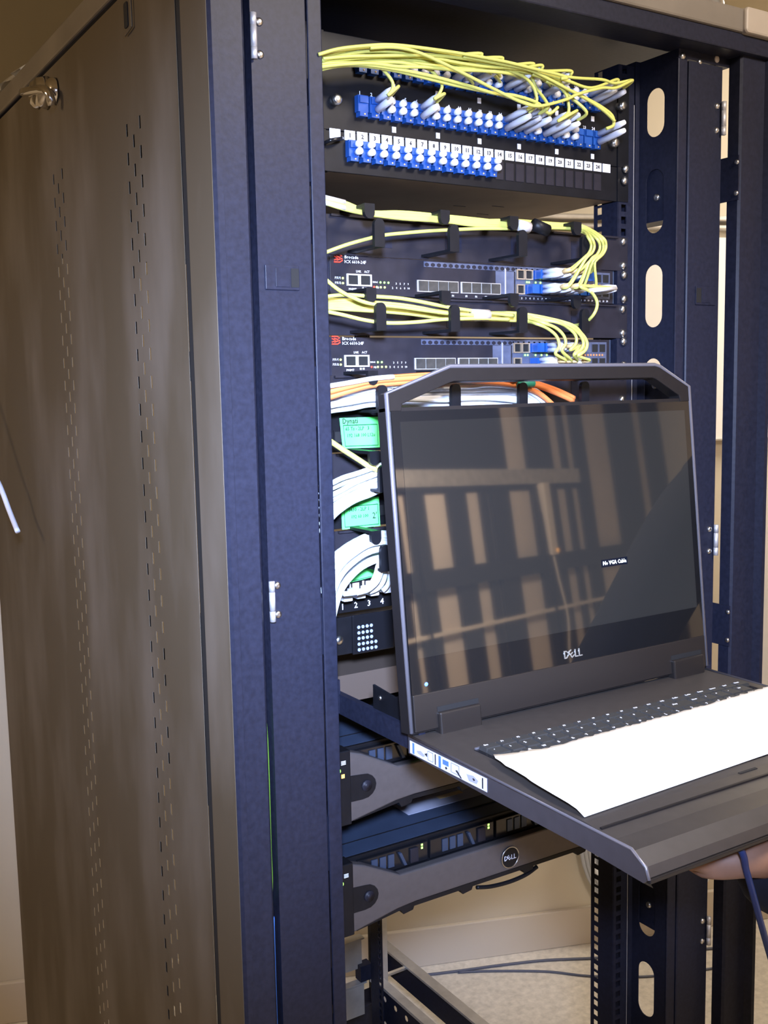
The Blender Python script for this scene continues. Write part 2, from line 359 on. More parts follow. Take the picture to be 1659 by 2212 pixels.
# side panel with rows of slits
ys = [-0.0125]; cols = []
for base in (0.1031, 0.416): cols += [(base, 0), (base+0.0218, 1), (base+0.0433, 0)]
for yc, st in cols: ys += [yc-0.0026, yc+0.0026]
ys.append(0.9875)
zt = ZS + 0.312; zs = [0.06]; rows = []
k = 0
while True:
    top = ZS + 0.1745 - 0.0158*k
    if top < 0.20: break
    rows.append((top, top-0.0139, k % 2)); k += 1
zs = sorted([0.06, zt] + [r[0] for r in rows] + [r[1] for r in rows])
pm = MB(); idx = {}
def pv(y, z):
    key = (round(y, 5), round(z, 5))
    if key not in idx: idx[key] = len(pm.v); pm.v.append((-0.3975, y, z))
    return idx[key]
for i in range(len(ys)-1):
    for j in range(len(zs)-1):
        yc, zc = (ys[i]+ys[i+1])/2, (zs[j]+zs[j+1])/2; hole = False
        for cy, st in cols:
            if abs(cy-yc) < 0.002:
                hole = any(r[1] < zc < r[0] and r[2] == st for r in rows)
        if not hole: pm.f.append((pv(ys[i], zs[j]), pv(ys[i], zs[j+1]), pv(ys[i+1], zs[j+1]), pv(ys[i+1], zs[j])))
side = pm.build('side_panel', 'panel', rack, solid=0.0005)
MB().box(-0.3965, -0.394, -0.040, -0.012, 0.06, ZS+0.312).build('seam_backing', 'hole', rack)
MB().box(-0.4006, -0.3999, -0.0965, -0.0330, 0.052, ZS+0.318).build('post_side', 'panel', rack)
hp = MB(); hp.prism(rrect(0.1235, 0.1357, ZS+0.274, ZS+0.301, 0.003), -0.3990, -0.3978, 'x'); hp.build('panel_slot', 'hole', side)
em = MB()
em.tube([(-0.4008, 0.1057, ZS+0.30), (-0.4008, 0.1057, ZS+0.2715), (-0.4008, 0.109, ZS+0.268), (-0.4008, 0.1284, ZS+0.2652)], 0.0012, 6, 3); em.build('embossed_edge', 'panel', side)
lk = MB(); lk.cyl((-0.40, 0.464, ZS+0.284), (-0.414, 0.464, ZS+0.284), 0.022, 0.018, 20); lk.dome((-0.40, 0.51, ZS+0.293), 0.02, 0.012, (-1, 0, 0)); lk.dome((-0.40, 0.425, ZS+0.277), 0.018, 0.012, (-1, 0, 0))
lk.tube([(-0.416, 0.525, ZS+0.297), (-0.422, 0.47, ZS+0.285), (-0.418, 0.40, ZS+0.270), (-0.411, 0.398, ZS+0.252)], 0.006, 8, 3)
lko = lk.build('panel_latch', 'chrome', side, True)
# outer corner posts (channel section)
def post_poly(s): 
    pts = [(-0.4, -0.034), (-0.4, -0.097), (-0.397, -0.1), (-0.3905, -0.1), (-0.3865, -0.0895), (-0.361, -0.0895), (-0.358, -0.0865), (-0.358, -0.069), (-0.3595, -0.069), (-0.3595, -0.0850), (-0.3890, -0.0855), (-0.3920, -0.0955), (-0.3985, -0.0955), (-0.3985, -0.034)]
    return [(s*(x-0.018 if s < 0 and x < -0.385 else x), y) for x, y in pts]
for s, nm in ((1, 'left'), (-1, 'right')):
    MB().prism(post_poly(s), 0.05, ZS+0.296, 'z').build('corner_post', 'paint', rack)
for s in (-1, 1):
    MB().prism([(s*0.3955, 0.985), (s*0.3955, 0.925), (s*0.362, 0.925), (s*0.362, 0.9275), (s*0.393, 0.9275), (s*0.393, 0.985)], 0.05, ZS+0.318, 'z').build('rear_post', 'paint', rack)
# roof cap, front beam, base
MB().box(-0.4005, 0.4190, -0.102, 0.986, ZS+0.319, RT).build('roof', 'roof', rack, bevel=0.003)
MB().box(-0.362, 0.362, 0.935, 0.94, ZS+0.12, ZS+0.30).build('added_rear_panel', mat('rear_panel_glow_brown', (0.055, 0.042, 0.030), 0.6), rack)  # added to darken the open back; brown stands in for a faint glow
MB().box(-0.398, 0.398, -0.05, 0.93, ZS+0.3165, ZS+0.3188).build('roof_liner', 'paint', rack)
MB().box(-0.398, 0.4165, -0.099, -0.05, ZS+0.296, ZS+0.3185).build('front_beam', 'paint', rack, bevel=0.002)
MB().box(-0.398, 0.398, 0.93, 0.98, ZS+0.28, ZS+0.3185).build('rear_beam', 'paint', rack, bevel=0.002)
MB().prism(rrect(0.343, 0.420, ZS+0.3175, RT+0.001, 0.006), -0.108, -0.05, 'y').build('corner_cap', 'capbeige', rack, bevel=0.003)
MB().box(-0.398, 0.416, -0.098, -0.03, 0.03, 0.09).build('base_beam', 'paint', rack, bevel=0.002)
MB().box(-0.398, 0.398, 0.92, 0.98, 0.03, 0.09).build('base_beam', 'paint', rack, bevel=0.002)
for x, y in ((-0.36, -0.06), (0.36, -0.06), (-0.36, 0.94), (0.36, 0.94)):
    m = MB(); m.cyl((x, y, 0.0), (x, y, 0.012), 0.03, 0.028, 16); m.cyl((x, y, 0.012), (x, y, 0.035), 0.008, None, 10); m.build('levelling_foot', 'galv', rack)
# depth beams low on the right, and a cross bar
bm = MB(); bm.box(0.372, 0.396, -0.03, 0.93, 0.238, 0.243); bm.build('side_brace', 'galv', rack)
bm = MB(); bm.box(0.392, 0.395, -0.03, 0.93, 0.165, 0.238); bm.build('brace_web', 'paint', rack)
bm = MB(); bm.box(0.232, 0.252, 0.02, 0.70, 0.300, 0.306); bm.build('rail_brace', 'galv', rack)
bw = MB(); hz = []
for k in range(16):
    y0 = 0.05+0.04*k
    for j, zz in enumerate((0.27, 0.215)):
        cell = (y0, y0+0.04, zz-0.0275, zz+0.0295 if j == 0 else zz+0.0275)
        hole = [(y0+0.02+0.0065*math.cos(q*PI/4), zz+0.0065*math.sin(q*PI/4)) for q in range(8)]
        bw.plate_hole(cell, hole, lambda a, b: (0.244, a, b))
bw.build('perforated_web', 'paint', rack, solid=0.0015)
MB().tube([(0.2400,0.7153,0.2898), (0.3850,0.8013,0.2301)], 0.005, 6, 0).build('strut', 'galv', rack)
MB().box(0.205, 0.232, 0.70, 0.722, (0.1725,0.7000,0.3183)[2]-0.014, (0.1730,0.7000,0.3382)[2]).build('cross_clip', 'paint', rack)
for q0, q1 in (((0.1534,0.7160,0.3970), (0.1954,0.7160,0.3290)), ((0.1506,0.7160,0.2995), (0.1992,0.7160,0.2243))):
    MB().box(q0[0], q1[0]+0.02, 0.712, 0.718, q1[2], q0[2]).build('rear_plate', 'galv', rack)
    m = MB(); m.box(q0[0], q1[0]+0.02, 0.70, 0.718, q0[2], q0[2]+0.003); m.build('rear_plate_edge', 'galv', rack)
MB().box(0.246, 0.262, 0.686, 0.689, 0.06, ZS+0.28).build('rear_rail_lit_side', 'galv', rack)  # pale strip paints the lit side of the rear rail
# inner mounting rails with square holes
def rail_mesh(s):
    m = MB(); x0 = 0.2245*s; zlo = ZS-34.5*U
    for u in range(-34, 7):
        for dz in (-0.0159, 0, 0.0159):
            zc = zu(u)+dz; h = 0.01588/2 if dz == 0 else (0.01588+0.0127)/4
            lo, hi = (zc-0.00794, zc+0.00794) if dz == 0 else ((zc-0.00635, zc+0.00796) if dz < 0 else (zc-0.00796, zc+0.00635))
            q = 0.0047
            m.plate_hole((min(0.2245*s, 0.2522*s), max(0.2245*s, 0.2522*s), lo, hi), [(s*0.2345+i*q, zc+j*q) for i, j in ((1, 1), (-1, 1), (-1, -1), (1, -1))], lambda a, b: (a, 0, b))
            m.plate_hole((0.0, 0.045, lo, hi), [(0.0345+i*0.0048, zc+j*q) for i, j in ((1, 1), (-1, 1), (-1, -1), (1, -1))], lambda a, b: (x0, a, b))
    return m
rr_ = rail_mesh(1); rl_ = rail_mesh(-1)
rr_.build('mounting_rail', 'paint', rack, solid=0.0018); rl_.build('mounting_rail', 'paint', rack, solid=0.0018)
for s in (1, -1): MB().box(s*0.2522-0.0005, s*0.2522+0.0005, -0.0012, 0.0008, 0.12, ZS+0.24).build('rail_glint', 'hinge', rack)  # thin bright strips stand in for the glint along the rail flanges
for s, src in ((1, rr_), (-1, rl_)):
    m = MB(); m.v = [(v[0], 0.69-v[1], v[2]) for v in src.v]; m.f = list(src.f); m.build('rear_rail', 'paint', rack, solid=0.0018)
# slotted side plates of the cable channels, covers, strips and hinges on both sides
slots = [ZS - 0.0133 + 0.1245*k for k in range(-12, 3)]
for s in (1, -1):
    m = MB(); zlo, zhi = slots[0]-0.06225, slots[-1]+0.06
    for k, zc in enumerate(slots):
        b0 = zc-0.06225; b1 = min(zc+0.06225, zhi)
        hole = rrect(-0.0455, -0.0145, zc-0.0415, min(zc+0.0415, ZS+0.256), 0.0154, 6)
        m.plate_hole((-0.066, 0.0, b0, b1), hole, lambda a, b: (0.2625*s, a, b))
    m.box(min(s*0.2547, s*0.2625), max(s*0.2547, s*0.2625), -0.001, 0.001, zlo, zhi); m.box(min(s*0.2547, s*0.2560), max(s*0.2547, s*0.2560), 0.001, 0.055, zlo, zhi)
    m.build('slotted_plate', 'paint', rack, solid=0.0012)
    MB().prism([(s*0.2617, -0.066), (s*0.2617, -0.069), (s*0.2785, -0.069), (s*0.2785, -0.066)], 0.09, ZS+0.285, 'z').build('channel_strip', 'paint', rack, bevel=0.0012)
    cvm = MB()
    if s == 1:
        cvm.prism([(0.2805, -0.0665), (0.2805, -0.069), (0.282, -0.0705), (0.343, -0.0705), (0.343, -0.052), (0.3415, -0.052), (0.3415, -0.069), (0.2835, -0.069), (0.2835, -0.06), (0.2805, -0.06)], 0.10, ZS+0.283, 'z')
    else:
        cvm.prism([(-x, y) for x, y in [(0.2805, -0.0665), (0.2805, -0.069), (0.282, -0.0705), (0.343, -0.0705), (0.343, -0.052), (0.3415, -0.052), (0.3415, -0.069), (0.2835, -0.069), (0.2835, -0.06), (0.2805, -0.06)]], 0.10, ZS+0.283, 'z')
    cv = cvm.build('channel_cover', 'paint', rack)
    for zc in (ZS+0.217, ZS-0.348, ZS-0.923, ZS-1.38):
        h = MB()
        for a, b in ((-0.0215, -0.0105), (-0.010, 0.010), (0.0105, 0.0215)): h.cyl((s*0.3418, -0.0752, zc+a), (s*0.3418, -0.0752, zc+b), 0.0033, None, 10)
        h.build('hinge', 'hinge', cv, True)
        for dz in (0.0155, -0.0155):
            r_ = MB(); r_.dome((s*0.3335, -0.0705, zc+dz), 0.0043, 0.003); r_.build('rivet', 'steel', cv, True)
    l = MB(); zc = ZS-0.0145
    l.box(s*0.3165-0.0195, s*0.3165+0.0195, -0.0722, -0.0705, zc-0.0125, zc+0.0125); lt = l.build('latch', 'paint', cv, bevel=0.0008)
    l = MB(); l.box(s*0.3165+(0.0095 if s < 0 else -0.0185), s*0.3165+(0.0185 if s < 0 else -0.0095), -0.0726, -0.0718, zc-0.0095, zc+0.0095); l.build('finger_recess', 'hole', cv)
    l = MB(); l.box(s*0.3165+(-0.008 if s < 0 else -0.008), s*0.3165+(0.0085 if s < 0 else 0.008), -0.0728, -0.072, zc-0.0095, zc+0.0095); l.build('latch_paddle', 'paint', cv, bevel=0.0005)
    MB().box(min(s*0.2617, s*0.3585), max(s*0.2617, s*0.3585), -0.069, -0.055, ZS+0.285, ZS+0.2965).build('top_cross_plate', 'paint', rack)
    for zc in ((ZS+0.14, ZS-0.47, ZS-1.3) if s > 0 else (ZS-1.3,)):
        b_ = MB(); b_.box(min(s*0.342, s*0.3585), max(s*0.342, s*0.3585), -0.058, -0.055, zc-0.029, zc+0.029); b_.box(min(s*0.3555, s*0.3575), max(s*0.3555, s*0.3575), -0.0895, -0.055, zc-0.029, zc+0.029)
        bb = b_.build('channel_bracket', 'paint', rack)
        for dz in (-0.02, 0.02):
            r_ = MB(); r_.dome((s*0.3555, -0.0865, zc+dz), 0.0035, 0.0025, (-s, 0, 0)); r_.build('rivet', 'steel', bb, True)
    for k in (1, -1, -3, -5, -7, -9):
        zc = ZS - 0.0133 + 0.1245*k
        b_ = MB(); b_.box(min(s*0.266, s*0.30), max(s*0.266, s*0.30), -0.064, 0.03, zc-(0.026 if k == 1 else 0.03), zc+(0.05 if k == 1 else 0.033)); bb = b_.build('slot_bracket', 'paint', rack)
        r_ = MB(); r_.dome((s*0.2658, -0.031, zc+0.005), 0.005, 0.004, (-s, 0, 0)); r_.build('bracket_screw', 'steel', bb, True)
MB().dome((0.2685, -0.069, ZS+0.287), 0.0045, 0.003).build('top_screw', 'steel', rack, True)
MB().dome((0.3007, -0.0685, ZS+0.2845), 0.004, 0.003).build('top_screw', 'steel', rack, True)
MB().dome((0.3333, -0.069, ZS+0.2925), 0.0045, 0.002).build('top_screw', 'cap', rack, True)
GX = -0.3496
tag(MB().tube([(GX, -0.062, ZS-0.70), (GX, -0.061, ZS-0.80), (GX, -0.062, ZS-1.0), (GX, -0.060, 0.10)], 0.0042).build('channel_cable', mat('bright_blue_jacket', (0.05, 0.16, 0.55), 0.45), None, True), 'blue cable inside the left channel, showing through the hinge gap', 'cable')
tag(MB().tube([(GX, -0.052, ZS-0.44), (GX, -0.061, ZS-0.50), (GX, -0.0605, ZS-0.62), (GX, -0.0605, ZS-0.665), (GX+0.006, -0.040, ZS-0.70)], 0.0042).build('channel_cable', 'green', None, True), 'green cable inside the left channel, showing through the hinge gap', 'cable')

# ------------------------------------------------------------------ fibre panels
LABEL_TXT = {}
scr_me = MB().dome((0, 0, 0), 0.0058, 0.0042).mesh('screw', 'steel', smooth=True)
def screws(root, pts, name='screw', y=-0.004):
    for x, z in pts:
        inst(name, scr_me, (x, y, z), root)
am = MB(); am.box(-0.0065, 0.0065, -0.008, 0.0, -0.0065, 0.0115); am.box(-0.0055, 0.0055, -0.0105, -0.008, 0.003, 0.010); am.box(-0.005, 0.005, -0.009, 0.0, -0.0115, -0.0065)
adapter_me = am.mesh('adapter', 'adapter')
dm = MB(); dm.cyl((0, -0.006, 0), (0, -0.015, 0.0008), 0.0034, 0.0040, 12)
cap_me = dm.mesh('dust_cap', 'boot', smooth=True)
scm = MB().dome((0, 0, 0), 0.0011, 0.001, n=8).mesh('screw', 'bootcol', smooth=True)
def adapter(root, x, z, caps):
    a = inst('adapter', adapter_me, (x, 0, z), root)
    inst('flange_screw', scm, (x+0.001, -0.0092, z-0.009), a)
    for dz in caps: inst('dust_cap', cap_me, (x+0.003, -0.002, z+dz), a)
    return a
X2 = lambda i: -0.1765 + 0.01545*(i-1)
up = thing('fibre_enclosure', 'black fibre enclosure with two rows of blue ports under yellow cords', 'patch panel', (0, 0, zu(3.6)))
MB().box(-0.222, 0.222, 0.0, 0.003, ZS+0.1575, ZS+0.262).build('faceplate', 'black', up, bevel=0.0008)
MB().box(-0.217, 0.217, 0.003, 0.36, ZS+0.158, ZS+0.261).build('housing', 'black', up)
for s in (-1, 1):
    MB().box(min(s*0.222, s*0.2415), max(s*0.222, s*0.2415), -0.002, 0.001, ZS+0.1575, ZS+0.262).build('mounting_ear', 'black', up)
for (x, z) in ((-0.2105, ZS+0.189), (0.2115, ZS+0.186), (0.2245, ZS+0.2345), (-0.2105, ZS+0.2345)):
    k_ = MB(); k_.cyl((x, 0, z), (x, -0.010, z), 0.0062, 0.0058, 14); k_.dome((x, -0.010, z), 0.0055, 0.002); k_.build('thumbscrew', 'steel', up, True)
ROW2, ROW1 = ZS+0.186, ZS+0.2335
conn2 = {2, 6, 14, 15, 16, 18, 19, 24}; none2 = {1, 22, 23}
conn1 = {9, 11, 14, 15, 18, 23, 24}; none1 = {1, 2, 3}
for i in range(1, 25):
    adapter(up, X2(i), ROW2, () if (i in none2 or i in conn2) else (0.0065, -0.002))
    adapter(up, X2(i), ROW1, () if (i in none1 or i in conn1) else (0.0065, -0.002))
    text('port_number', str(i), (X2(i), -0.0006, ROW2+0.0155), 0.0055, 'printw', up, bold=0.0001)
    text('port_number', str(i), (X2(i), -0.0006, ROW1+0.0155), 0.0055, 'printw', up)
tg = MB().box(-0.0026, 0.0026, -0.0008, 0.0, -0.0032, 0.0032).mesh('port_tag', 'tag')
for i in (4, 8, 12, 16, 20, 24):
    inst('port_tag', tg, (X2(i)-0.001, 0, ROW2-0.0195), up); inst('port_tag', tg, (X2(i)-0.001, 0, ROW1-0.0195), up)

lp = thing('fibre_distribution_unit', 'black fibre panel with numbered white label strip and blue ports at left', 'patch panel', (0, 0, zu(2.5)))
Z3 = ZS + 0.1365
MB().box(-0.222, 0.2225, 0.0, 0.003, ZS+0.1125, ZS+0.157).build('faceplate', 'black', lp, bevel=0.0006)
hb = MB(); hb.box(-0.217, 0.217, 0.003, 0.40, ZS+0.1125, ZS+0.156); hb.build('housing', mat('bounce_lit_underside', (0.27, 0.21, 0.165), 0.55, 0.2, noise=0.1, nscale=20), lp)  # warm bounce from the floor is put into the brown of the underside
for s in (-1, 1): MB().box(min(s*0.222, s*0.2415), max(s*0.222, s*0.2415), -0.002, 0.001, ZS+0.1125, ZS+0.157).build('mounting_ear', 'black', lp)
sl = MB(); sl.box(-0.006, 0.006, 0, 0.0008, -0.0004, 0); 
for (x, y) in ((0.10, 0.10), (0.12, 0.16), (0.05, 0.12), (0.06, 0.20), (0.15, 0.20), (0.0, 0.18)):
    m = MB(); m.box(x-0.010, x+0.010, y-0.001, y+0.001, ZS+0.1122, ZS+0.1125); m.build('vent_slit', 'hole', lp)
screws(lp, [(0.2345, ZS+0.155), (0.2325, ZS+0.1395), (-0.2345, ZS+0.155)], 'hex_screw')
X3 = lambda i: -0.1907 + 0.0164*(i-1)
lb = MB().box(-0.0068, 0.0068, -0.001, 0.0, -0.0054, 0.0054).mesh('number_label', 'tag')
for i in range(0, 26):
    x = X3(i) if 0 < i < 25 else (-0.2098 if i == 0 else 0.2025)
    o = inst('number_label', lb, (x, 0, ZS+0.1537), lp)
    if 0 < i < 25: text('number', str(i), (x, -0.0012, ZS+0.1537), 0.0066, 'ink', o, bold=0.00022)
kb = MB().box(-0.0064, 0.0064, -0.0008, 0.0, -0.0105, 0.0105).mesh('blank_insert', 'face')
for i in range(1, 25):
    if i <= 13: adapter(lp, X3(i)+0.0008, Z3-0.0005, (0.0065, -0.002))
    else: inst('blank_insert', kb, (X3(i), 0, Z3-0.002), lp)
cl = MB(); cl.tube([(-0.226, -0.004, ZS+0.141), (-0.222, -0.012, ZS+0.143), (-0.21, -0.012, ZS+0.146), (-0.203, -0.004, ZS+0.149)], 0.0022, 8); cl.build('latch_knob', 'gloss', lp, True)

# ------------------------------------------------------------------ switches
led_me = {k: MB().dome((0, 0, 0), 0.0013, 0.0008, n=8).mesh('led', k) for k in ('ledg', 'ledy', 'ledo')}
def hexvents(x0, n, pitch, z, h):
    m = MB(); q = pitch*0.40
    for i in range(n):
        cx = x0 + pitch*(i+0.5); cell = (x0+pitch*i, x0+pitch*(i+1), z, z+h)
        m.plate_hole(cell, [(cx+q*math.cos(a*PI/3+PI/6), z+h*0.42+h*0.40*math.sin(a*PI/3+PI/6)) for a in range(6)], lambda a, b: (a, -0.0006, b))
    return m
def frame_port(w, h, t, d):
    m = MB(); m.box(-w/2, w/2, -d, 0, h/2-t, h/2); m.box(-w/2, w/2, -d, 0, -h/2, -h/2+t); m.box(-w/2, -w/2+t, -d, 0, -h/2+t, h/2-t); m.box(w/2-t, w/2, -d, 0, -h/2+t, h/2-t); return m
rj_me = frame_port(0.0163, 0.0135, 0.0016, 0.0022).mesh('ethernet_port', 'cap')
rjh_me = MB().box(-0.0066, 0.0066, -0.0006, 0, -0.0052, 0.0052).mesh('port_opening', 'hole')
sfp_me = frame_port(0.0128, 0.0125, 0.0014, 0.003).mesh('module_cage', 'cage')
sfpg_me = frame_port(0.0128, 0.0125, 0.0010, 0.001).mesh('module_cage', 'bluemetal')
sfph_me = MB().box(-0.0052, 0.0052, -0.0006, 0, -0.0050, 0.0050).mesh('cage_opening', 'hole')
sfpd_me = MB().box(-0.0054, 0.0054, -0.0008, 0, -0.0052, 0.0052).mesh('cage_door', 'bluemetal')
xc_me = MB().box(-0.0056, 0.0056, -0.016, 0, -0.0056, 0.0056).mesh('transceiver', 'adapter')
qd_me = MB().box(-0.0068, 0.0068, -0.0012, 0, -0.0058, 0.0058).mesh('port_door', 'cagegrey')
def switch(dx, dz, label, up_pop, low_pop, leds, which):
    z = ZS + dz
    t = thing('network_switch', label, 'switch', (dx, 0, z-0.022), 'network switches with red emblem')
    L = lambda x, y, zz: (x+dx, y, ZS+zz+dz)
    MB().box(-0.2205+dx, 0.2160+dx, 0.0, 0.0015, z-0.0225, z+0.0215).build('faceplate', 'face', t, bevel=0.0005)
    MB().box(-0.2195+dx, 0.2195+dx, 0.0015, 0.42, z-0.0218, z+0.0215).build('chassis', 'lid', t)
    for s in (-1, 1):
        MB().box(min(s*0.2225, s*0.2415), max(s*0.2225, s*0.2415), -0.002, 0.001, z-0.022, z+0.0215).build('mounting_ear', 'paint', t)
    screws(t, [(0.2328, ZS+0.0159+(dz if which else 0)+(0.003 if which else 0)), (0.2328, ZS-0.0159+(dz if which else 0)+(0.003 if which else 0)), (-0.2328, z+0.0159), (-0.2328, z-0.0159)])
    # emblem: two red swept shapes
    e = MB(); ex, ez = L(-0.2096, 0, 0.0179)[0], z+0.0179
    for st in ([(-5.6, 4.3), (1.5, 4.3), (4.9, 2.4), (2.0, 0.9), (-2.6, 2.2)], [(-5.6, -4.3), (2.0, -4.3), (5.3, -2.3), (5.0, -0.2), (2.6, -0.8), (-2.2, -2.2)], [(-5.4, 1.9), (-1.0, -0.2), (-5.4, -2.2)]):
        e.tube([(ex+a*0.001, -0.0008, ez+b*0.001) for a, b in st], 0.00085, 6, 0)
    e.build('emblem', 'red', t)
    text('maker_name', 'Brocade', L(-0.2015, -0.0006, 0.0197), 0.0055, 'printw', t, align='LEFT')
    text('model_name', 'ICX 6610-24F', L(-0.2015, -0.0006, 0.0145), 0.0050, 'printw', t, align='LEFT')
    for k, (nm, zz) in enumerate((('PSU1', -0.0040), ('PSU2', -0.0095))):
        text('power_supply_mark', nm, L(-0.2105, -0.0006, zz), 0.0038, 'printw', t)
        inst('power_led', led_me['ledy'], L(-0.2040, -0.0004, zz), t)
    for k, x in enumerate((-0.1910, -0.1745)):
        p_ = inst('ethernet_port', rj_me, L(x, 0, -0.0055), t); inst('port_opening', rjh_me, L(x, -0.0002, -0.0057), p_)
    text('port_mark', 'LNK', L(-0.1832, -0.0006, 0.0042), 0.0036, 'printw', t); text('port_mark', 'ACT', L(-0.1720, -0.0006, 0.0042), 0.0036, 'printw', t)
    text('port_mark', 'MGMT', L(-0.1915, -0.0006, -0.0160), 0.0036, 'printw', t)
    ic = MB()
    for a, b in ((0, 0), (-0.002, 0.0035), (0.002, 0.0035)): ic.box(L(-0.1755+a, 0, 0)[0]-.0011, L(-0.1755+a, 0, 0)[0]+.0011, -0.0008, -0.0002, z-.0180+b-.0011, z-.0180+b+.0011)
    ic.build('network_icon', 'printw', t)
    MB().dome(L(-0.1625, -0.0002, -0.0125), 0.0015, 0.001, n=8).build('reset_button', 'red', t)
    text('led_mark', 'DIAG', L(-0.1610, -0.0006, -0.0070), 0.0028, 'printw', t); text('led_mark', 'MS', L(-0.1580, -0.0006, -0.0130), 0.0032, 'printw', t)
    for x in leds[0]: inst('stack_led', led_me['ledg'], L(x, -0.0004, -0.0070), t)
    for x in leds[1]: inst('stack_led', led_me['ledy'], L(x, -0.0004, -0.0125), t)
    for k in range(4): text('led_number', '3579'[k], L(-0.1320+0.0056*k, -0.0006, -0.0078), 0.0034, 'printw', t)
    for k in range(5): text('led_number', ['2', '4', '6', '8', '10'][k], L(-0.1372+0.0056*k, -0.0006, -0.0128), 0.0034, 'printw', t)
    for g, x0 in enumerate((-0.1013, -0.0373)):
        w = 0.0146 if g == 0 else 0.0150
        f = MB(); xa = L(x0, 0, 0)[0]; f.box(xa-.0012, xa+4*w+.001, -0.0010, 0, z-0.0160, z-0.0022); fo = f.build('port_group_frame', 'galv', t)
        for k in range(4):
            inst('port_door', qd_me, L(x0+w*(k+0.5), -0.0008, -0.0090), fo)
            text('group_number', 'F%d' % (k+1+4*g), L(x0+w*(k+0.5), -0.0006, -0.0195), 0.0034, 'printw', t)
    hexvents(-0.0925+dx, 27, 0.0088, z+0.0135, 0.0062).build('hexagon_vent', 'bluemetal', t)
    MB().box(0.0160+dx, 0.0450+dx, -0.0004, 0, z-0.0150, z+0.0130).build('bare_patch', 'bluemetal', t)
    vb = MB(); vb.box(0.0300+dx, 0.0318+dx, -0.0012, 0, z-0.015, z+0.0165); vb.build('seam_strip', 'galv', t)
    MB().box(0.0475+dx, 0.2100+dx, -0.0006, 0, z-0.0165, z+0.0180).build('port_field', 'bluemetal', t)
    P = 0.0134
    for i in range(12):
        x = 0.0475+P*(i+0.5)
        for row, zz in ((0, 0.0100), (1, -0.0085)):
            pop = (up_pop, low_pop)[row]
            gold = i < 2 if row == 0 else i < 1
            c_ = inst('module_cage', sfp_me if gold else sfpg_me, L(x, -0.0006, zz), t)
            if i in pop: inst('transceiver', xc_me, L(x, -0.0006, zz), t)
            else: inst('cage_opening' if gold or i > 9 else 'cage_door', sfph_me if gold or i > 9 else sfpd_me, L(x, -0.0008, zz), c_)
        for k in (0, 1):
            text('port_number', str(2*i+k+1), L(x-0.0033+0.0066*k, -0.0006, -0.0193), 0.0034, 'printw', t)
    for x in leds[2]: inst('port_led', led_me['ledg'], L(x, -0.0012, 0.0010), t)
    for i in range(9): inst('unlit_led', ul_me, L(0.160+0.0052*i, -0.0010, 0.0010), t)
    return t
ul_me = MB().box(-0.0013, 0.0013, -0.0006, 0, -0.0013, 0.0013).mesh('unlit_led', mat('amber_lens', (0.45, 0.20, 0.08), 0.4))
switch(0, 0, 'network switch with red emblem, directly below the upper looped yellow bundle', set(range(2, 9)), set(range(1, 9)),
       ((-0.1537, -0.1483, -0.1428), (-0.1588, -0.1534, -0.1480), (0.0655, 0.0690, 0.0800, 0.0880)), 0)
switch(-0.0055, -0.0917, 'network switch with red emblem, just above the console screen edge', set(range(2, 7)), set(range(2, 6)),
       ((-0.1540, -0.1485), (-0.1540, -0.1485, -0.1428), (0.0675, 0.0720, 0.0850, 0.0950, 0.1040)), 1)

# ------------------------------------------------------------------ horizontal cable managers
def finger(up_):
    m = MB(); s = 1 if up_ else -1
    if up_:
        m.box(-0.0055, 0.0055, -0.052, 0.0, 0.0225, 0.026)
        pr = [(0.0065, 0.026), (-0.0065, 0.026)] + [(0.0065*math.cos(PI+k*PI/8), 0.0165+0.0065*math.sin(PI+k*PI/8)) for k in range(9)]
        m.prism(pr, -0.056, -0.051, 'y')
    else:
        m.box(-0.0055, 0.0055, -0.058, 0.0, -0.0205, -0.0175)
        pr = [(-0.0065, -0.0205), (0.0065, -0.0205)] + [(0.0065*math.cos(k*PI/8), 0.0035+0.0065*math.sin(k*PI/8)) for k in range(9)]
        m.prism(pr, -0.062, -0.057, 'y')
    return m.mesh('ring_finger', 'black')
fu_me, fd_me = finger(True), finger(False)
def manager(u, label, dz=0.0):
    z = zu(u)+dz
    t = thing('cable_manager', label, 'cable manager', (0, 0, z-0.02), 'horizontal cable managers')
    MB().box(-0.2415, 0.2415, -0.002, 0.0, z-(0.0230 if u == 1 else 0.0228), z+0.0215).build('backplate', 'face', t, bevel=0.0006)
    MB().box(-0.2200, 0.2200, -0.006, -0.002, z+0.0190, z+0.0215).build('top_lip', 'face', t)
    screws(t, [(0.2328, z+0.0159), (0.2328, z-0.0159), (-0.2328, z+0.0159), (-0.2328, z-0.0159)], y=-0.002)
    for k in range(4):
        x = -0.2005+0.1005*k
        f = inst('ring_finger', fu_me, (x, 0, z), t); f['label'] = 'upper finger'
        f = inst('ring_finger', fd_me, (x+0.0085, 0, z), t); f['label'] = 'lower finger'
    for k in range(4):
        m = MB(); x = -0.15+0.1005*k; m.box(x-0.012, x+0.012, -0.0025, -0.0019, z-0.012, z+0.012); m.build('knockout', 'paint', t)
    return t
manager(1, 'black cable manager holding the upper yellow bundle above the upper switch')
manager(-1, 'black cable manager between the two switches with red emblems', -0.001)
manager(-3, 'black cable manager with orange and white cables behind the screen top', -0.002)
manager(-5, 'black cable manager with white cables between the two written green labels', -0.002)
manager(-7, 'black cable manager below the lower written green label', -0.003)

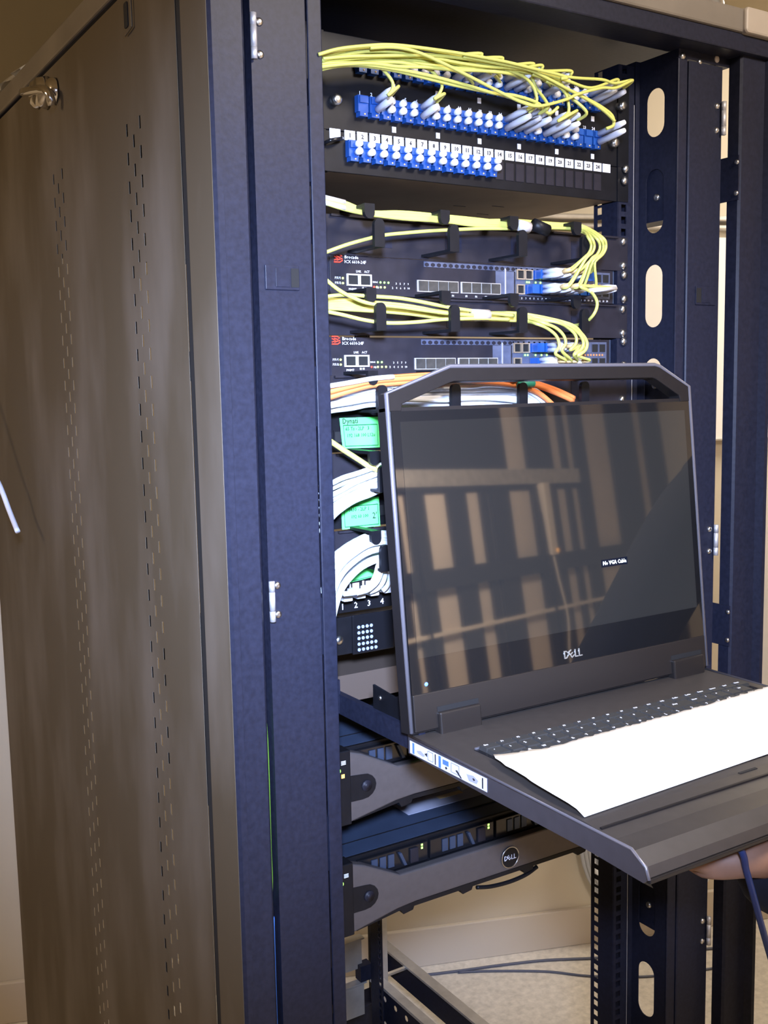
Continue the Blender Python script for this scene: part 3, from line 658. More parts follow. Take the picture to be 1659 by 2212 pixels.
# ------------------------------------------------------------------ copper patch panels with green labels
def paper_label(root, pts, lines, y=-0.0055):
    # pts: TL, TR, BR, BL on the front plane
    m = MB(); n = 8
    TL, TR, BR, BL = [Vector(q) for q in pts]
    grid = []
    for j in range(5):
        for i in range(n+1):
            p_ = TL.lerp(TR, i/n).lerp(BL.lerp(BR, i/n), j/4); grid.append((p_.x, y-0.0012*math.sin(PI*i/n)*(j/4), p_.z))
    m.add(grid, [(j*(n+1)+i, (j+1)*(n+1)+i, (j+1)*(n+1)+i+1, j*(n+1)+i+1) for j in range(4) for i in range(n)])
    o = m.build('paper_label', 'greenpaper', root, solid=0.0003); o['label'] = 'neon green handwritten label'
    fr = MB(); a = 0.10; b0, b1 = 0.24, 0.92
    P = lambda u, v: (lambda q: (q.x, y-0.0018, q.z))(TL.lerp(TR, u).lerp(BL.lerp(BR, u), v))
    c = [P(.06, b0), P(.94, b0), P(.94, b1), P(.06, b1)]
    for k in range(4): fr.tube([c[k], c[(k+1) % 4]], 0.00042, 5, 0)
    fr.build('drawn_frame', 'inkg', o)
    for (tx, u, v, sz, mk) in lines:
        q = P(u, v); text('handwriting', tx, (q[0], q[1]-0.0003, q[2]), sz, mk, o, align='LEFT', sx=0.9)
def copper(u, label, ports=False, dz=0):
    z = zu(u)+dz
    t = thing('copper_panel', label, 'patch panel', (0, 0, z-0.022), 'black copper patch panels')
    MB().box(-0.2415, 0.2415, -0.0015, 0.0015, z-(0.0345 if ports else 0.0235), z+0.0222).build('faceplate', 'black', t, bevel=0.0006)
    MB().box(-0.217, 0.217, 0.0015, 0.035, z-0.018, z+0.018).build('board_housing', 'black', t)
    screws(t, [(0.2328, z+0.0159), (0.2328, z-0.0159), (-0.2328, z+0.0159), (-0.2328, z-0.0159)], y=-0.002)
    for k in range(24):
        x = -0.2160+0.0182*k + (0.004 if k >= 12 else 0)
        if k > 4 and not (k > 22): continue
        p_ = inst('jack', jack_me, (x+0.001, -0.0015, z-0.0055), t); inst('jack_opening', jackh_me, (x+0.001, -0.0022, z-0.0055), p_)
        if ports: text('port_number', str(k+1), (x, -0.0022, z-0.0272), 0.0100, 'printw', t, bold=0.0001)
    return t
jack_me = frame_port(0.0150, 0.0150, 0.0015, 0.002).mesh('jack', 'black')
jackh_me = MB().box(-0.006, 0.006, -0.0004, 0, -0.006, 0.006).mesh('jack_opening', 'hole')
c1 = copper(-4, 'copper panel carrying the green label that reads Dynati')
paper_label(c1, ((-0.2159,0.0000,1.4881), (-0.1634,0.0000,1.4880), (-0.1624,0.0000,1.4521), (-0.2126,0.0000,1.4529)),
            [('Dynati', .04, .11, 0.0088, 'ink'), ('65 Ts - 2LP   3', .10, .36, 0.0060, 'inkg'), ('192 168 100 L12u', .12, .58, 0.0058, 'inkg')])
c2 = copper(-6, 'copper panel carrying the lower green label, partly behind white cables')
paper_label(c2, ((-0.2168,0.0000,1.3941), (-0.1650,0.0000,1.3941), (-0.1639,0.0000,1.3591), (-0.2159,0.0000,1.3593)),
            [('6430 - 2LP 1', .16, .36, 0.0062, 'inkg'), ('192 60 100', .22, .60, 0.0058, 'inkg'), ("2'", .78, .62, 0.0105, 'ink')])
c3 = copper(-8, 'copper panel with large printed port numbers 1 to 4 and white plugs', True)
paper_label(c3, ((-0.2191,0.0000,1.3144), (-0.1657,0.0000,1.3125), (-0.1653,0.0000,1.3006), (-0.2077,0.0000,1.2960)), [])
for q in ((-0.1997,0.0000,1.2901), (-0.1824,0.0000,1.2914), (-0.1642,0.0000,1.2938)):
    MB().box(q[0]-0.0065, q[0]+0.0065, -0.0028, -0.0016, q[2]-0.004, q[2]+0.004).build('jack_window', 'cap', c3)

# ------------------------------------------------------------------ unit with a grille of light squares
g = thing('grille_unit', 'black rack unit with a small grid of pale holes, left of the screen', 'rack unit', (0, 0, zu(-9.5)))
zg = zu(-9)-0.0185
MB().box(-0.2415, 0.2415, -0.002, 0.0, zg-0.0215, zg+0.0235).build('faceplate', 'black', g, bevel=0.0008)
MB().box(-0.215, 0.215, 0.0, 0.25, zg-0.020, zg+0.0215).build('chassis', 'black', g)
m = MB(); q0, q1 = (-0.2050,0.0000,1.2563), (-0.1476,0.0000,1.2119)
m.box(q0[0], q1[0], -0.006, -0.002, q1[2]-0.003, q0[2]); m.build('grille_frame', 'gloss', g, bevel=0.001)
dot = MB().cyl((0, -0.0066, 0), (0, -0.0058, 0), 0.0021, None, 8).mesh('grille_hole', mat('pale_hole', (0.30, 0.36, 0.60), 0.6))
for j in range(5):
    for i in range(5):
        if i == 4 and j < 3: continue
        inst('grille_hole', dot, ((-0.1971,0.0000,1.2413)[0]+0.0058*i, 0, (-0.1971,0.0000,1.2413)[2]-0.0068*j), g)
q = (-0.2228,0.0000,1.2288); screws(g, [(q[0], q[2])], y=-0.003)

# ------------------------------------------------------------------ console drawer: chassis, tray, screen
KX0, KX1, KZ = -0.2345, 0.2130, ZS-0.4895
k = thing('console_drawer', 'pulled-out grey rack console with raised screen and keyboard tray', 'console', (-0.0105, -0.3, KZ))
MB().box(-0.217, 0.217, 0.02, 0.46, zu(-11)-0.017, zu(-11)+0.017).build('fixed_case', mat('brown_grey_case', (0.10, 0.075, 0.060), 0.5, 0.2), k)
for s in (-1, 1):
    MB().box(s*0.2195-0.004, s*0.2195+0.004, -0.17, 0.50, KZ-0.021, KZ+0.003).build('slide_rail', 'paint', k)
    MB().box(s*0.232-0.0095, s*0.232+0.0095, -0.003, 0.0, zu(-11)-0.02, zu(-11)+0.02).build('mounting_ear', 'paint', k)
ar = MB(); ar.prism([(-0.07, KZ+0.002), (-0.07, KZ+0.030), (-0.115, KZ+0.026), (-0.155, KZ+0.045), (-0.165, KZ+0.002)], -0.218, -0.2155, 'x'); a_ = ar.build('cable_arm', 'black', k)
for (y, z) in ((-0.085, KZ+0.018), (-0.13, KZ+0.010), (-0.15, KZ+0.026)):
    MB().dome((-0.218, y, z), 0.003, 0.002, (-1, 0, 0), 8).build('arm_screw', 'steel', a_, True)
# tray: profile in Y-Z along X, with a bevelled front and a lip
prof = [(-0.166, KZ-0.017), (-0.166, KZ), (-0.430, KZ), (-0.445, KZ-0.001), (-0.462, KZ-0.0035), (-0.484, KZ-0.0045), (-0.497, KZ-0.013), (-0.500, KZ-0.021), (-0.496, KZ-0.0245), (-0.44, KZ-0.0215), (-0.30, KZ-0.020)]
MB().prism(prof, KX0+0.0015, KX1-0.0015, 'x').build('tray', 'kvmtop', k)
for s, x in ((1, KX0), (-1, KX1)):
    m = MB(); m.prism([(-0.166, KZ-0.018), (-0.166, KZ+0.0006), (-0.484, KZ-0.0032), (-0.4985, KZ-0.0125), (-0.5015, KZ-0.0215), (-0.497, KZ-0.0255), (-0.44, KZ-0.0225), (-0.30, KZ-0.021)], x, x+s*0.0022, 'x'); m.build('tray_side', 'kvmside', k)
    m = MB(); m.tube([(x+s*0.001, -0.166, KZ+0.0006), (x+s*0.001, -0.483, KZ-0.003), (x+s*0.001, -0.4985, KZ-0.0125), (x+s*0.001, -0.5018, KZ-0.0215)], 0.0016, 6, 0); m.build('tray_edge', 'kvmlit', k, True)
m = MB(); m.box(KX0+0.002, KX1-0.002, -0.5022, -0.4975, KZ-0.0255, KZ-0.0215); m.build('front_lip', 'kvm', k, bevel=0.001)
m = MB(); m.box(KX0+0.004, KX1-0.004, -0.447, -0.4445, KZ-0.002, KZ+0.0004); m.build('deck_ridge', 'kvm', k)
for x in (-0.03, 0.02):
    m = MB(); m.box(x-0.012, x+0.012, -0.432, -0.429, KZ, KZ+0.0006); m.build('deck_slot', 'hole', k)
m = MB(); m.box(-0.203, -0.02, -0.2405, -0.2385, KZ, KZ+0.0022); m.box(-0.02, 0.075, -0.2405, -0.2385, KZ, KZ+0.0022); m.build('keyboard_rim', 'kvmlit', k)
kw = MB(); kw.box(-0.204, 0.196, -0.415, -0.2395, KZ-0.0005, KZ+0.0006); kbd = kw.build('keyboard_well', 'gloss', k)
def key_mesh(w, d):
    m = MB(); h = 0.0042; t = 0.0012
    m.add([(-w/2, -d/2, 0), (w/2, -d/2, 0), (w/2, d/2, 0), (-w/2, d/2, 0), (-w/2+t, -d/2+t, h), (w/2-t, -d/2+t, h), (w/2-t, d/2-t*.6, h), (-w/2+t, d/2-t*.6, h)],
          [(0, 3, 2, 1), (4, 5, 6, 7), (0, 1, 5, 4), (1, 2, 6, 5), (2, 3, 7, 6), (3, 0, 4, 7)]); return m.mesh('key', 'key')
k_fn, k_sq, k_w15, k_w2 = key_mesh(0.0196, 0.0125), key_mesh(0.0178, 0.0172), key_mesh(0.0268, 0.0172), key_mesh(0.036, 0.0172)
rows_ = [('fn', -0.2475, ['Esc', 'F1', 'F2', 'F3', 'F4', 'F5', 'F6', 'F7', 'F8', 'F9', 'F10', 'F11', 'F12', 'PrtSc', 'ScrLk', 'Pause', 'Home', 'End', 'Num']),
         ('sq', -0.2635, ['`', '1', '2', '3', '4', '5', '6', '7', '8', '9', '0', '-', '=', 'Bksp*', 'Num', '/', '*', '-', 'Ins']),
         ('sq', -0.2820, ['Tab+', 'Q', 'W', 'E', 'R', 'T', 'Y', 'U', 'I', 'O', 'P', '[', ']', '\\+', '7', '8', '9', '+', 'Del']),
         ('sq', -0.3005, ['Caps+', 'A', 'S', 'D', 'F', 'G', 'H', 'J', 'K', 'L', ';', "'", 'Enter*', '4', '5', '6', 'PgUp'])]
for kind, y, names in rows_:
    x = -0.2005
    for nme in names:
        if kind == 'fn': w, me = 0.0208, k_fn
        elif nme.endswith('*') and len(nme) > 1: w, me = 0.0375, k_w2
        elif nme.endswith('+') and len(nme) > 1: w, me = 0.0282, k_w15
        else: w, me = 0.0190, k_sq
        nm = nme[:-1] if len(nme) > 1 and nme[-1] in '*+' else nme
        o = inst('key', me, (x+w/2, y, KZ+0.0006), k)
        text('legend', nm, (x+w*0.34, y+0.003, KZ+0.0050), 0.0046 if len(nm) < 2 else 0.0036, 'printw', o, rot=(0, 0, 0))
        x += w
# sticker on the left side of the tray
st = MB(); SX = KX0-0.0004
def sq(y0, y1, z0, z1, mname, name, par, dx=0.0):
    m = MB(); m.box(SX-dx-0.0003, SX-dx, y0, y1, z0, z1); return m.build(name, mname, par)
y_a, y_b = -0.170, -0.300
def zt_(y): return KZ-0.0030-0.0006*(-0.17-y)/0.13
base_ = sq(y_b, y_a, KZ-0.0165, KZ-0.0032, 'stickw', 'instruction_sticker', k)
base_['label'] = 'white and blue instruction sticker'
def sy(f): return y_a+(y_b-y_a)*f
for f0, f1, z0, z1, mm in ((.04, .065, -.0155, -.0042, 'stickb'), (.35, .362, -.0152, -.0045, 'ink'), (.40, .43, -.0160, -.0040, 'stickb'), (.455, .53, -.0105, -.0055, 'stickb'), (.945, .958, -.0150, -.0046, 'ink')):
    sq(sy(f1), sy(f0), KZ+z0, KZ+z1, mm, 'sticker_print', base_, 0.0003)
for f0, f1 in ((.255, .325), (.565, .665)):
    m = MB(); c = [(SX-0.0006, sy(f0), KZ-.0048), (SX-0.0006, sy(f1), KZ-.0048), (SX-0.0006, sy(f1), KZ-.0140), (SX-0.0006, sy(f0), KZ-.0140)]
    for i in range(4): m.tube([c[i], c[(i+1) % 4]], 0.0002, 4, 0)
    m.build('sticker_print', 'ink', base_)
for pts in ([(.10, -.0105), (.16, -.0085), (.22, -.0115), (.19, -.0135), (.12, -.0125)], [(.76, -.0085), (.84, -.0070), (.90, -.0095), (.88, -.0135), (.79, -.0140)]):
    m = MB(); m.prism([(sy(f), KZ+z) for f, z in pts], SX-0.0007, SX-0.0004, 'x'); m.build('sticker_print', 'stickg', base_)
for pts in ([(.21, -.0095), (.245, -.0075), (.245, -.0115)], [(.485, -.0130), (.50, -.0115), (.515, -.0130), (.50, -.0145)], [(.83, -.0100), (.85, -.0090), (.865, -.0105), (.85, -.0118)], [(.62, -.0105), (.64, -.0095), (.70, -.0155), (.685, -.0158)]):
    m = MB(); m.prism([(sy(f), KZ+z) for f, z in pts], SX-0.0008, SX-0.0005, 'x'); m.build('sticker_print', 'ink', base_)
# screen
SO = Vector((-0.0105, -0.174, ZS-0.4885)); vv = Vector((0, 0.1026, 0.9947)).normalized(); nn = Vector((0, -0.9947, 0.1026)).normalized(); uu = Vector((1, 0, 0))
def sp(u, v, w=0.0): return tuple(SO + uu*u + vv*v + nn*w)
def sprism(pts, w0, w1):
    m = MB(); n = len(pts); m.add([sp(u, v, w0) for u, v in pts] + [sp(u, v, w1) for u, v in pts],
        [tuple(range(n))[::-1], tuple(range(n, 2*n))] + [(i, (i+1) % n, n+(i+1) % n, n+i) for i in range(n)]); return m
srot = (PI/2-math.atan2(0.1026, 0.9947), 0, 0)
outer = [(-0.2245, 0.002), (0.2235, 0.002), (0.2235, 0.356), (0.1745, 0.3815), (0.166, 0.3835), (-0.142, 0.3835), (-0.151, 0.3805), (-0.2245, 0.356)]
inner = [(-0.2185, 0.332), (0.2175, 0.332), (0.2175, 0.3515), (0.170, 0.3735), (0.164, 0.3745), (-0.140, 0.3745), (-0.146, 0.3725), (-0.2185, 0.3515)]
# frame: side rails and the handle bar around the opening above the glass
fm = MB(); n = 8
body = [(-0.2245, 0.002), (0.2235, 0.002), (0.2235, 0.3415), (-0.2245, 0.3415)]
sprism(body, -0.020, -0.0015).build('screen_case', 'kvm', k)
hpts_o = [(-0.2245, 0.338), (-0.2245, 0.356), (-0.151, 0.3805), (-0.142, 0.3835), (0.166, 0.3835), (0.1745, 0.3815), (0.2235, 0.356), (0.2235, 0.338)]
hpts_i = [(-0.2075, 0.338), (-0.2060, 0.345), (-0.144, 0.3660), (-0.138, 0.3675), (0.160, 0.3675), (0.166, 0.3660), (0.2050, 0.345), (0.2065, 0.338)]
hb_ = MB(); q_ = len(hpts_o)
hb_.add([sp(u, v, 0) for u, v in hpts_o] + [sp(u, v, 0) for u, v in hpts_i] + [sp(u, v, -0.018) for u, v in hpts_o] + [sp(u, v, -0.018) for u, v in hpts_i],
        [(i, i+1, q_+i+1, q_+i) for i in range(q_-1)] + [(2*q_+i, 3*q_+i, 3*q_+i+1, 2*q_+i+1) for i in range(q_-1)] + [(i, 2*q_+i, 2*q_+i+1, i+1) for i in range(q_-1)] + [(q_+i, q_+i+1, 3*q_+i+1, 3*q_+i) for i in range(q_-1)])
hb_.build('handle_frame', 'kvm', k, bevel=0.001)
eg = MB(); eg.tube([sp(u, v, -0.001) for u, v in [(-0.2240, 0.004)] + hpts_o[1:-1] + [(0.2230, 0.004)]], 0.0024, 8, 0); eg.build('frame_edge', 'kvmlit', k, True)
gl = sprism([(-0.2210, 0.043), (0.2200, 0.043), (0.2200, 0.3375), (-0.2210, 0.3375)], -0.0015, 0.0006); glo = gl.build('screen_glass', 'glass', k)
ld = sprism([(-0.2110, 0.080), (0.2110, 0.080), (0.2110, 0.3265), (-0.2110, 0.3265)], 0.0004, 0.0009); ld.build('display', 'lcd', glo)
lp_ = MB(); lp_ = sprism([(-0.2210, 0.004), (0.2200, 0.004), (0.2200, 0.043), (-0.2210, 0.043)], -0.0015, 0.0020); lp_.build('lower_bar', 'kvmbar', k, bevel=0.001)
for u in (-0.165, 0.185):
    m = sprism([(u-0.027, -0.004), (u+0.027, -0.004), (u+0.027, 0.021), (u-0.027, 0.021)], -0.006, 0.007); m.build('hinge_cover', 'kvmbar', k, bevel=0.002)
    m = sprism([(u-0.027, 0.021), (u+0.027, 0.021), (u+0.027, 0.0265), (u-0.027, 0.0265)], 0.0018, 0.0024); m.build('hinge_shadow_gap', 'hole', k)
t_ = (0.0026,0.0529); cx = t_[0]
for ch, du, ro in (('D', -0.0105, 0), ('E', -0.0035, 0.6), ('L', 0.0040, 0), ('L', 0.0100, 0)):
    o = text('maker_letter', ch, sp(cx+du, t_[1], 0.0010), 0.0130, 'letter', k, rot=(srot[0], -ro, 0), ext=0.0004)
m = MB(); q_ = (-0.2025,0.0520); m.dome(sp(q_[0], q_[1], 0.0006), 0.0022, 0.0012, tuple(nn), 10); m.build('power_led', 'ledb', glo, True)
q_ = (0.0757,0.1509)
sprism([(q_[0]-0.021, q_[1]-0.0045), (q_[0]+0.021, q_[1]-0.0045), (q_[0]+0.021, q_[1]+0.0045), (q_[0]-0.021, q_[1]+0.0045)], 0.0008, 0.0011).build('message_box', 'osdb', glo)
text('screen_message', 'No VGA Cable', sp(q_[0], q_[1], 0.0014), 0.0066, 'osd', glo, rot=srot, sx=0.92)

# sheet of white paper lying over the keyboard
pp = MB(); NX, NY = 90, 14
rear = [(-0.2065, -0.272), (-0.195, -0.2790), (-0.15, -0.2900), (-0.08, -0.2880), (0.0, -0.2855), (0.10, -0.2840), (0.2060, -0.2810)]
front = [(-0.2290, -0.4240), (-0.14, -0.4205), (0.0, -0.4150), (0.2060, -0.4080)]
def ev(L, t):
    x = L[0][0]+(L[-1][0]-L[0][0])*t
    for a, b in zip(L, L[1:]):
        if a[0] <= x <= b[0]+1e-9: return (x, a[1]+(b[1]-a[1])*(x-a[0])/(b[0]-a[0]))
    return L[-1]
for j in range(NY+1):
    v = j/NY
    for i in range(NX+1):
        t = i/NX; a = ev(rear, t); b = ev(front, t)
        x = a[0]+(b[0]-a[0])*(v**0.55 if t < 0.3 else v); y = a[1]+(b[1]-a[1])*v
        if j == 0: y += random.uniform(-0.0028, 0.0012); x += random.uniform(-0.0006, 0.0006)
        if i == 0: x += random.uniform(-0.0012, 0.0012)
        z = KZ + 0.0052*(1-max(0, (v-0.80)/0.20))**0.5 + 0.0012 + 0.0006*math.sin(9*t+3*v) if v < 1 else KZ+0.0012
        pp.v.append((x, y, z))
for j in range(NY):
    for i in range(NX): pp.f.append((j*(NX+1)+i, (j+1)*(NX+1)+i, (j+1)*(NX+1)+i+1, j*(NX+1)+i+1))
tag(pp.build('paper_sheet', 'paper', None, True, solid=0.0005), 'white sheet with a ragged rear edge lying over the console keyboard', 'paper')

# ------------------------------------------------------------------ servers
def server(z0, label, amber):
    # z0: top of the bezel's left end; two rack units high
    t = thing('rack_server', label, 'server', (0, 0.3, z0-0.09), 'rack servers with grey bezels')
    MB().box(-0.2170, 0.2170, 0.004, 0.62, z0-0.087, z0-0.004).build('chassis', 'lid', t, bevel=0.001)
    MB().box(-0.2175, 0.2175, 0.0, 0.004, z0-0.087, z0-0.004).build('drive_cage', 'black', t)
    m = MB(); m.box(-0.2165, 0.2165, 0.155, 0.157, z0-0.004, z0-0.0032); m.box(-0.2165, 0.2165, 0.036, 0.0375, z0-0.004, z0-0.0033); m.build('lid_seam', 'black', t)
    m = MB(); m.box(-0.085, 0.10, 0.065, 0.105, z0-0.004, z0-0.0036); m.build('lid_sticker', 'stickg', t)
    m = MB(); m.box(-0.02, 0.02, 0.085, 0.095, z0-0.0036, z0-0.0034); m.build('lid_sticker', 'bootcol', t)
    for s in (-1, 1):
        m = MB(); m.box(min(s*0.2215, s*0.2430), max(s*0.2215, s*0.2430), -0.022, 0.0, z0-0.090, z0+0.001); e = m.build('rack_ear', 'black', t, bevel=0.0015)
        if s < 0:
            m = MB(); m.tube([(-0.2385+0.002*math.cos(a*0.6-1.3), -0.0225, z0-0.0215+0.002*math.sin(a*0.6-1.3)) for a in range(6)], 0.0011, 6, 1); m.build('power_led', 'ledg', e)
            if amber:
                m = MB(); m.box(-0.2345, -0.2305, -0.0226, -0.0220, z0-0.0310, z0-0.0265); m.build('status_led', 'ledo', e)
            m = MB()
            for q in range(3): m.box(-0.2345, -0.2285, -0.0226, -0.022, z0-0.0115-0.0018*q, z0-0.0105-0.0018*q)
            m.build('ear_mark', 'printw', e)
    # bow-tie bezel
    zt, zb = z0, z0-0.089
    L = [(-0.2275, zt), (-0.2040, zt-0.0080), (-0.1540, zt-0.0335)]
    Bt = [(-0.1310, zb+0.0145), (-0.1585, zb+0.0125), (-0.2275, zb)]
    pts = L + [(-x, z) for x, z in L[::-1]] + [(-x, z) for x, z in Bt[::-1]] + Bt
    bz = MB().prism(pts, -0.0205, -0.0075, 'y').build('bezel', 'bezel', t, bevel=0.002)
    m = MB(); m.prism([(x, z) for x, z in [(-0.2170, zb+0.004), (-0.155, zb+0.0125), (-0.130, zb+0.0138), (0.130, zb+0.0138), (0.155, zb+0.0125), (0.217, zb+0.004), (0.217, zb+0.001), (0.155, zb+0.0085), (-0.155, zb+0.0085), (-0.217, zb+0.001)]], -0.019, -0.006, 'y'); m.build('bezel_underside', 'black', t)
    for x in (-0.143, -0.052, 0.05, 0.145):
        m = MB(); m.prism([(x-0.011, zb+0.010), (x+0.011, zb+0.010), (x+0.008, zb+0.0035), (x-0.006, zb+0.0015)], -0.018, -0.008, 'y'); m.build('bezel_clip', 'black', t)
    lk = [(-0.2245, zt-0.0310), (-0.2060, zt-0.0325)] + [(-0.2040+0.0175*math.cos(a), zt-0.0480+0.0155*math.sin(a)) for a in (1.2, .8, .4, 0, -.4, -.8, -1.2)] + [(-0.2060, zt-0.0635), (-0.2245, zt-0.0630)]
    lo = MB().prism(lk, -0.0212, -0.0200, 'y').build('lock_recess', 'black', t)
    m = MB(); m.cyl((-0.2000, -0.0208, zt-0.0475), (-0.2000, -0.0228, zt-0.0475), 0.0068, None, 16); m.cyl((-0.2000, -0.0228, zt-0.0475), (-0.2000, -0.0232, zt-0.0475), 0.004, None, 12); m.build('key_lock', 'face', lo, True)
    bx, bzc = 0.0165, zt-0.0560
    m = MB(); m.cyl((bx, -0.0205, bzc), (bx, -0.0222, bzc), 0.0140, None, 28); b = m.build('round_badge', 'black', t)
    m = MB(); m.tube([(bx+0.0140*math.cos(a*2*PI/28), -0.0222, bzc+0.0140*math.sin(a*2*PI/28)) for a in range(29)], 0.0008, 6, 1); m.build('badge_rim', 'steel', b, True)
    for ch, du, ro in (('D', -0.0074, 0), ('E', -0.0024, 0.6), ('L', 0.0030, 0), ('L', 0.0072, 0)):
        text('badge_letter', ch, (bx+du, -0.0228, bzc), 0.0092, 'printw', b, rot=(PI/2, -ro, 0), ext=0.0003)
    # drive carriers seen in the notch above the bezel
    for c in range(4):
        x0 = -0.205+0.1055*c
        m = MB(); m.box(x0, x0+0.1015, -0.006, 0.0, zt-0.0335, zt-0.0085); d = m.build('drive_carrier', 'gloss', t, bevel=0.0008)
        m = MB()
        for q in (0.018, 0.030, 0.042): m.box(x0+q, x0+q+0.0085, -0.0075, -0.006, zt-0.028, zt-0.012)
        m.build('carrier_grille', 'lid', d)
        m = MB(); m.prism([(x0+0.056, zt-0.012), (x0+0.060, zt-0.012), (x0+0.068, zt-0.0295), (x0+0.064, zt-0.0295)], -0.010, -0.006, 'y'); m.build('carrier_lever', 'lid', d)
        m = MB(); m.box(x0+0.074, x0+0.086, -0.009, -0.006, zt-0.030, zt-0.0115); m.build('release_button', 'face', d, bevel=0.0008)
        for dz in (0.0, -0.0040):
            m = MB(); m.box(x0+0.0915, x0+0.0940, -0.0066, -0.0059, zt-0.0125+dz, zt-0.0100+dz); m.build('drive_led', 'ledg', d)
    return t
server(ZS-0.5500, 'rack server with a grey bezel and amber light, directly below the console tray', True)
server(ZS-0.6885, 'lower rack server with a round badge on its grey bezel, above empty space', False)
t = MB(); t.tube([(-0.0259,-0.0050,0.8687),(-0.0029,-0.0050,0.8635),(0.0283,-0.0050,0.8612),(0.0564,-0.0050,0.8632),(0.0767,-0.0050,0.8695)], 0.0028)
tag(t.build('loose_cable', 'black', None, True), 'short black cable hanging under the lower grey server bezel', 'cable')

# ------------------------------------------------------------------ yellow fibre cords
def conn_pair(root, base, z_dirs=((0, 0.0075), (0, -0.0025)), length=0.040, tip=None):
    m = MB()
    for dx, dz in z_dirs:
        b = Vector(base) + Vector((dx, -0.006, dz))
        e = b + Vector((0.003, -length, 0.006))
        m.tube([b, b.lerp(e, 0.75), e], [0.0042, 0.0042, 0.0030], 10, 0)
    return m.build('connector', 'boot', root, True)
def sleeve(root, a, b, r=0.0026, m='bootcol'):
    t = MB(); t.tube([a, b], r, 8, 0); return t.build('sleeve', m, root, True)
def cord(name, label, path, r=0.0019, m='yellow', group=None, ends=None, sl=None, conn=None, cat='cable'):
    o = MB().tube(path, r, 7, 6).build(name, m, None, True)
    tag(o, label, cat, group)
    if conn: conn_pair(o, conn, length=0.026 if conn[0] < -0.08 else 0.042)
    if sl:
        a = Vector(path[sl[0]]); b = Vector(path[sl[1]])
        sleeve(o, a.lerp(b, sl[2] if len(sl) > 2 else 0), a.lerp(b, sl[3] if len(sl) > 3 else 1), r*1.35, 'greylabel')
    return o
GT = 'yellow cords over the fibre enclosure'
def P2(i, row): return (X2(i)+0.003, -0.006, row)
def out(i, row, dz=0.002, l=0.044): return (X2(i)+0.006, -l-0.004, row+dz)
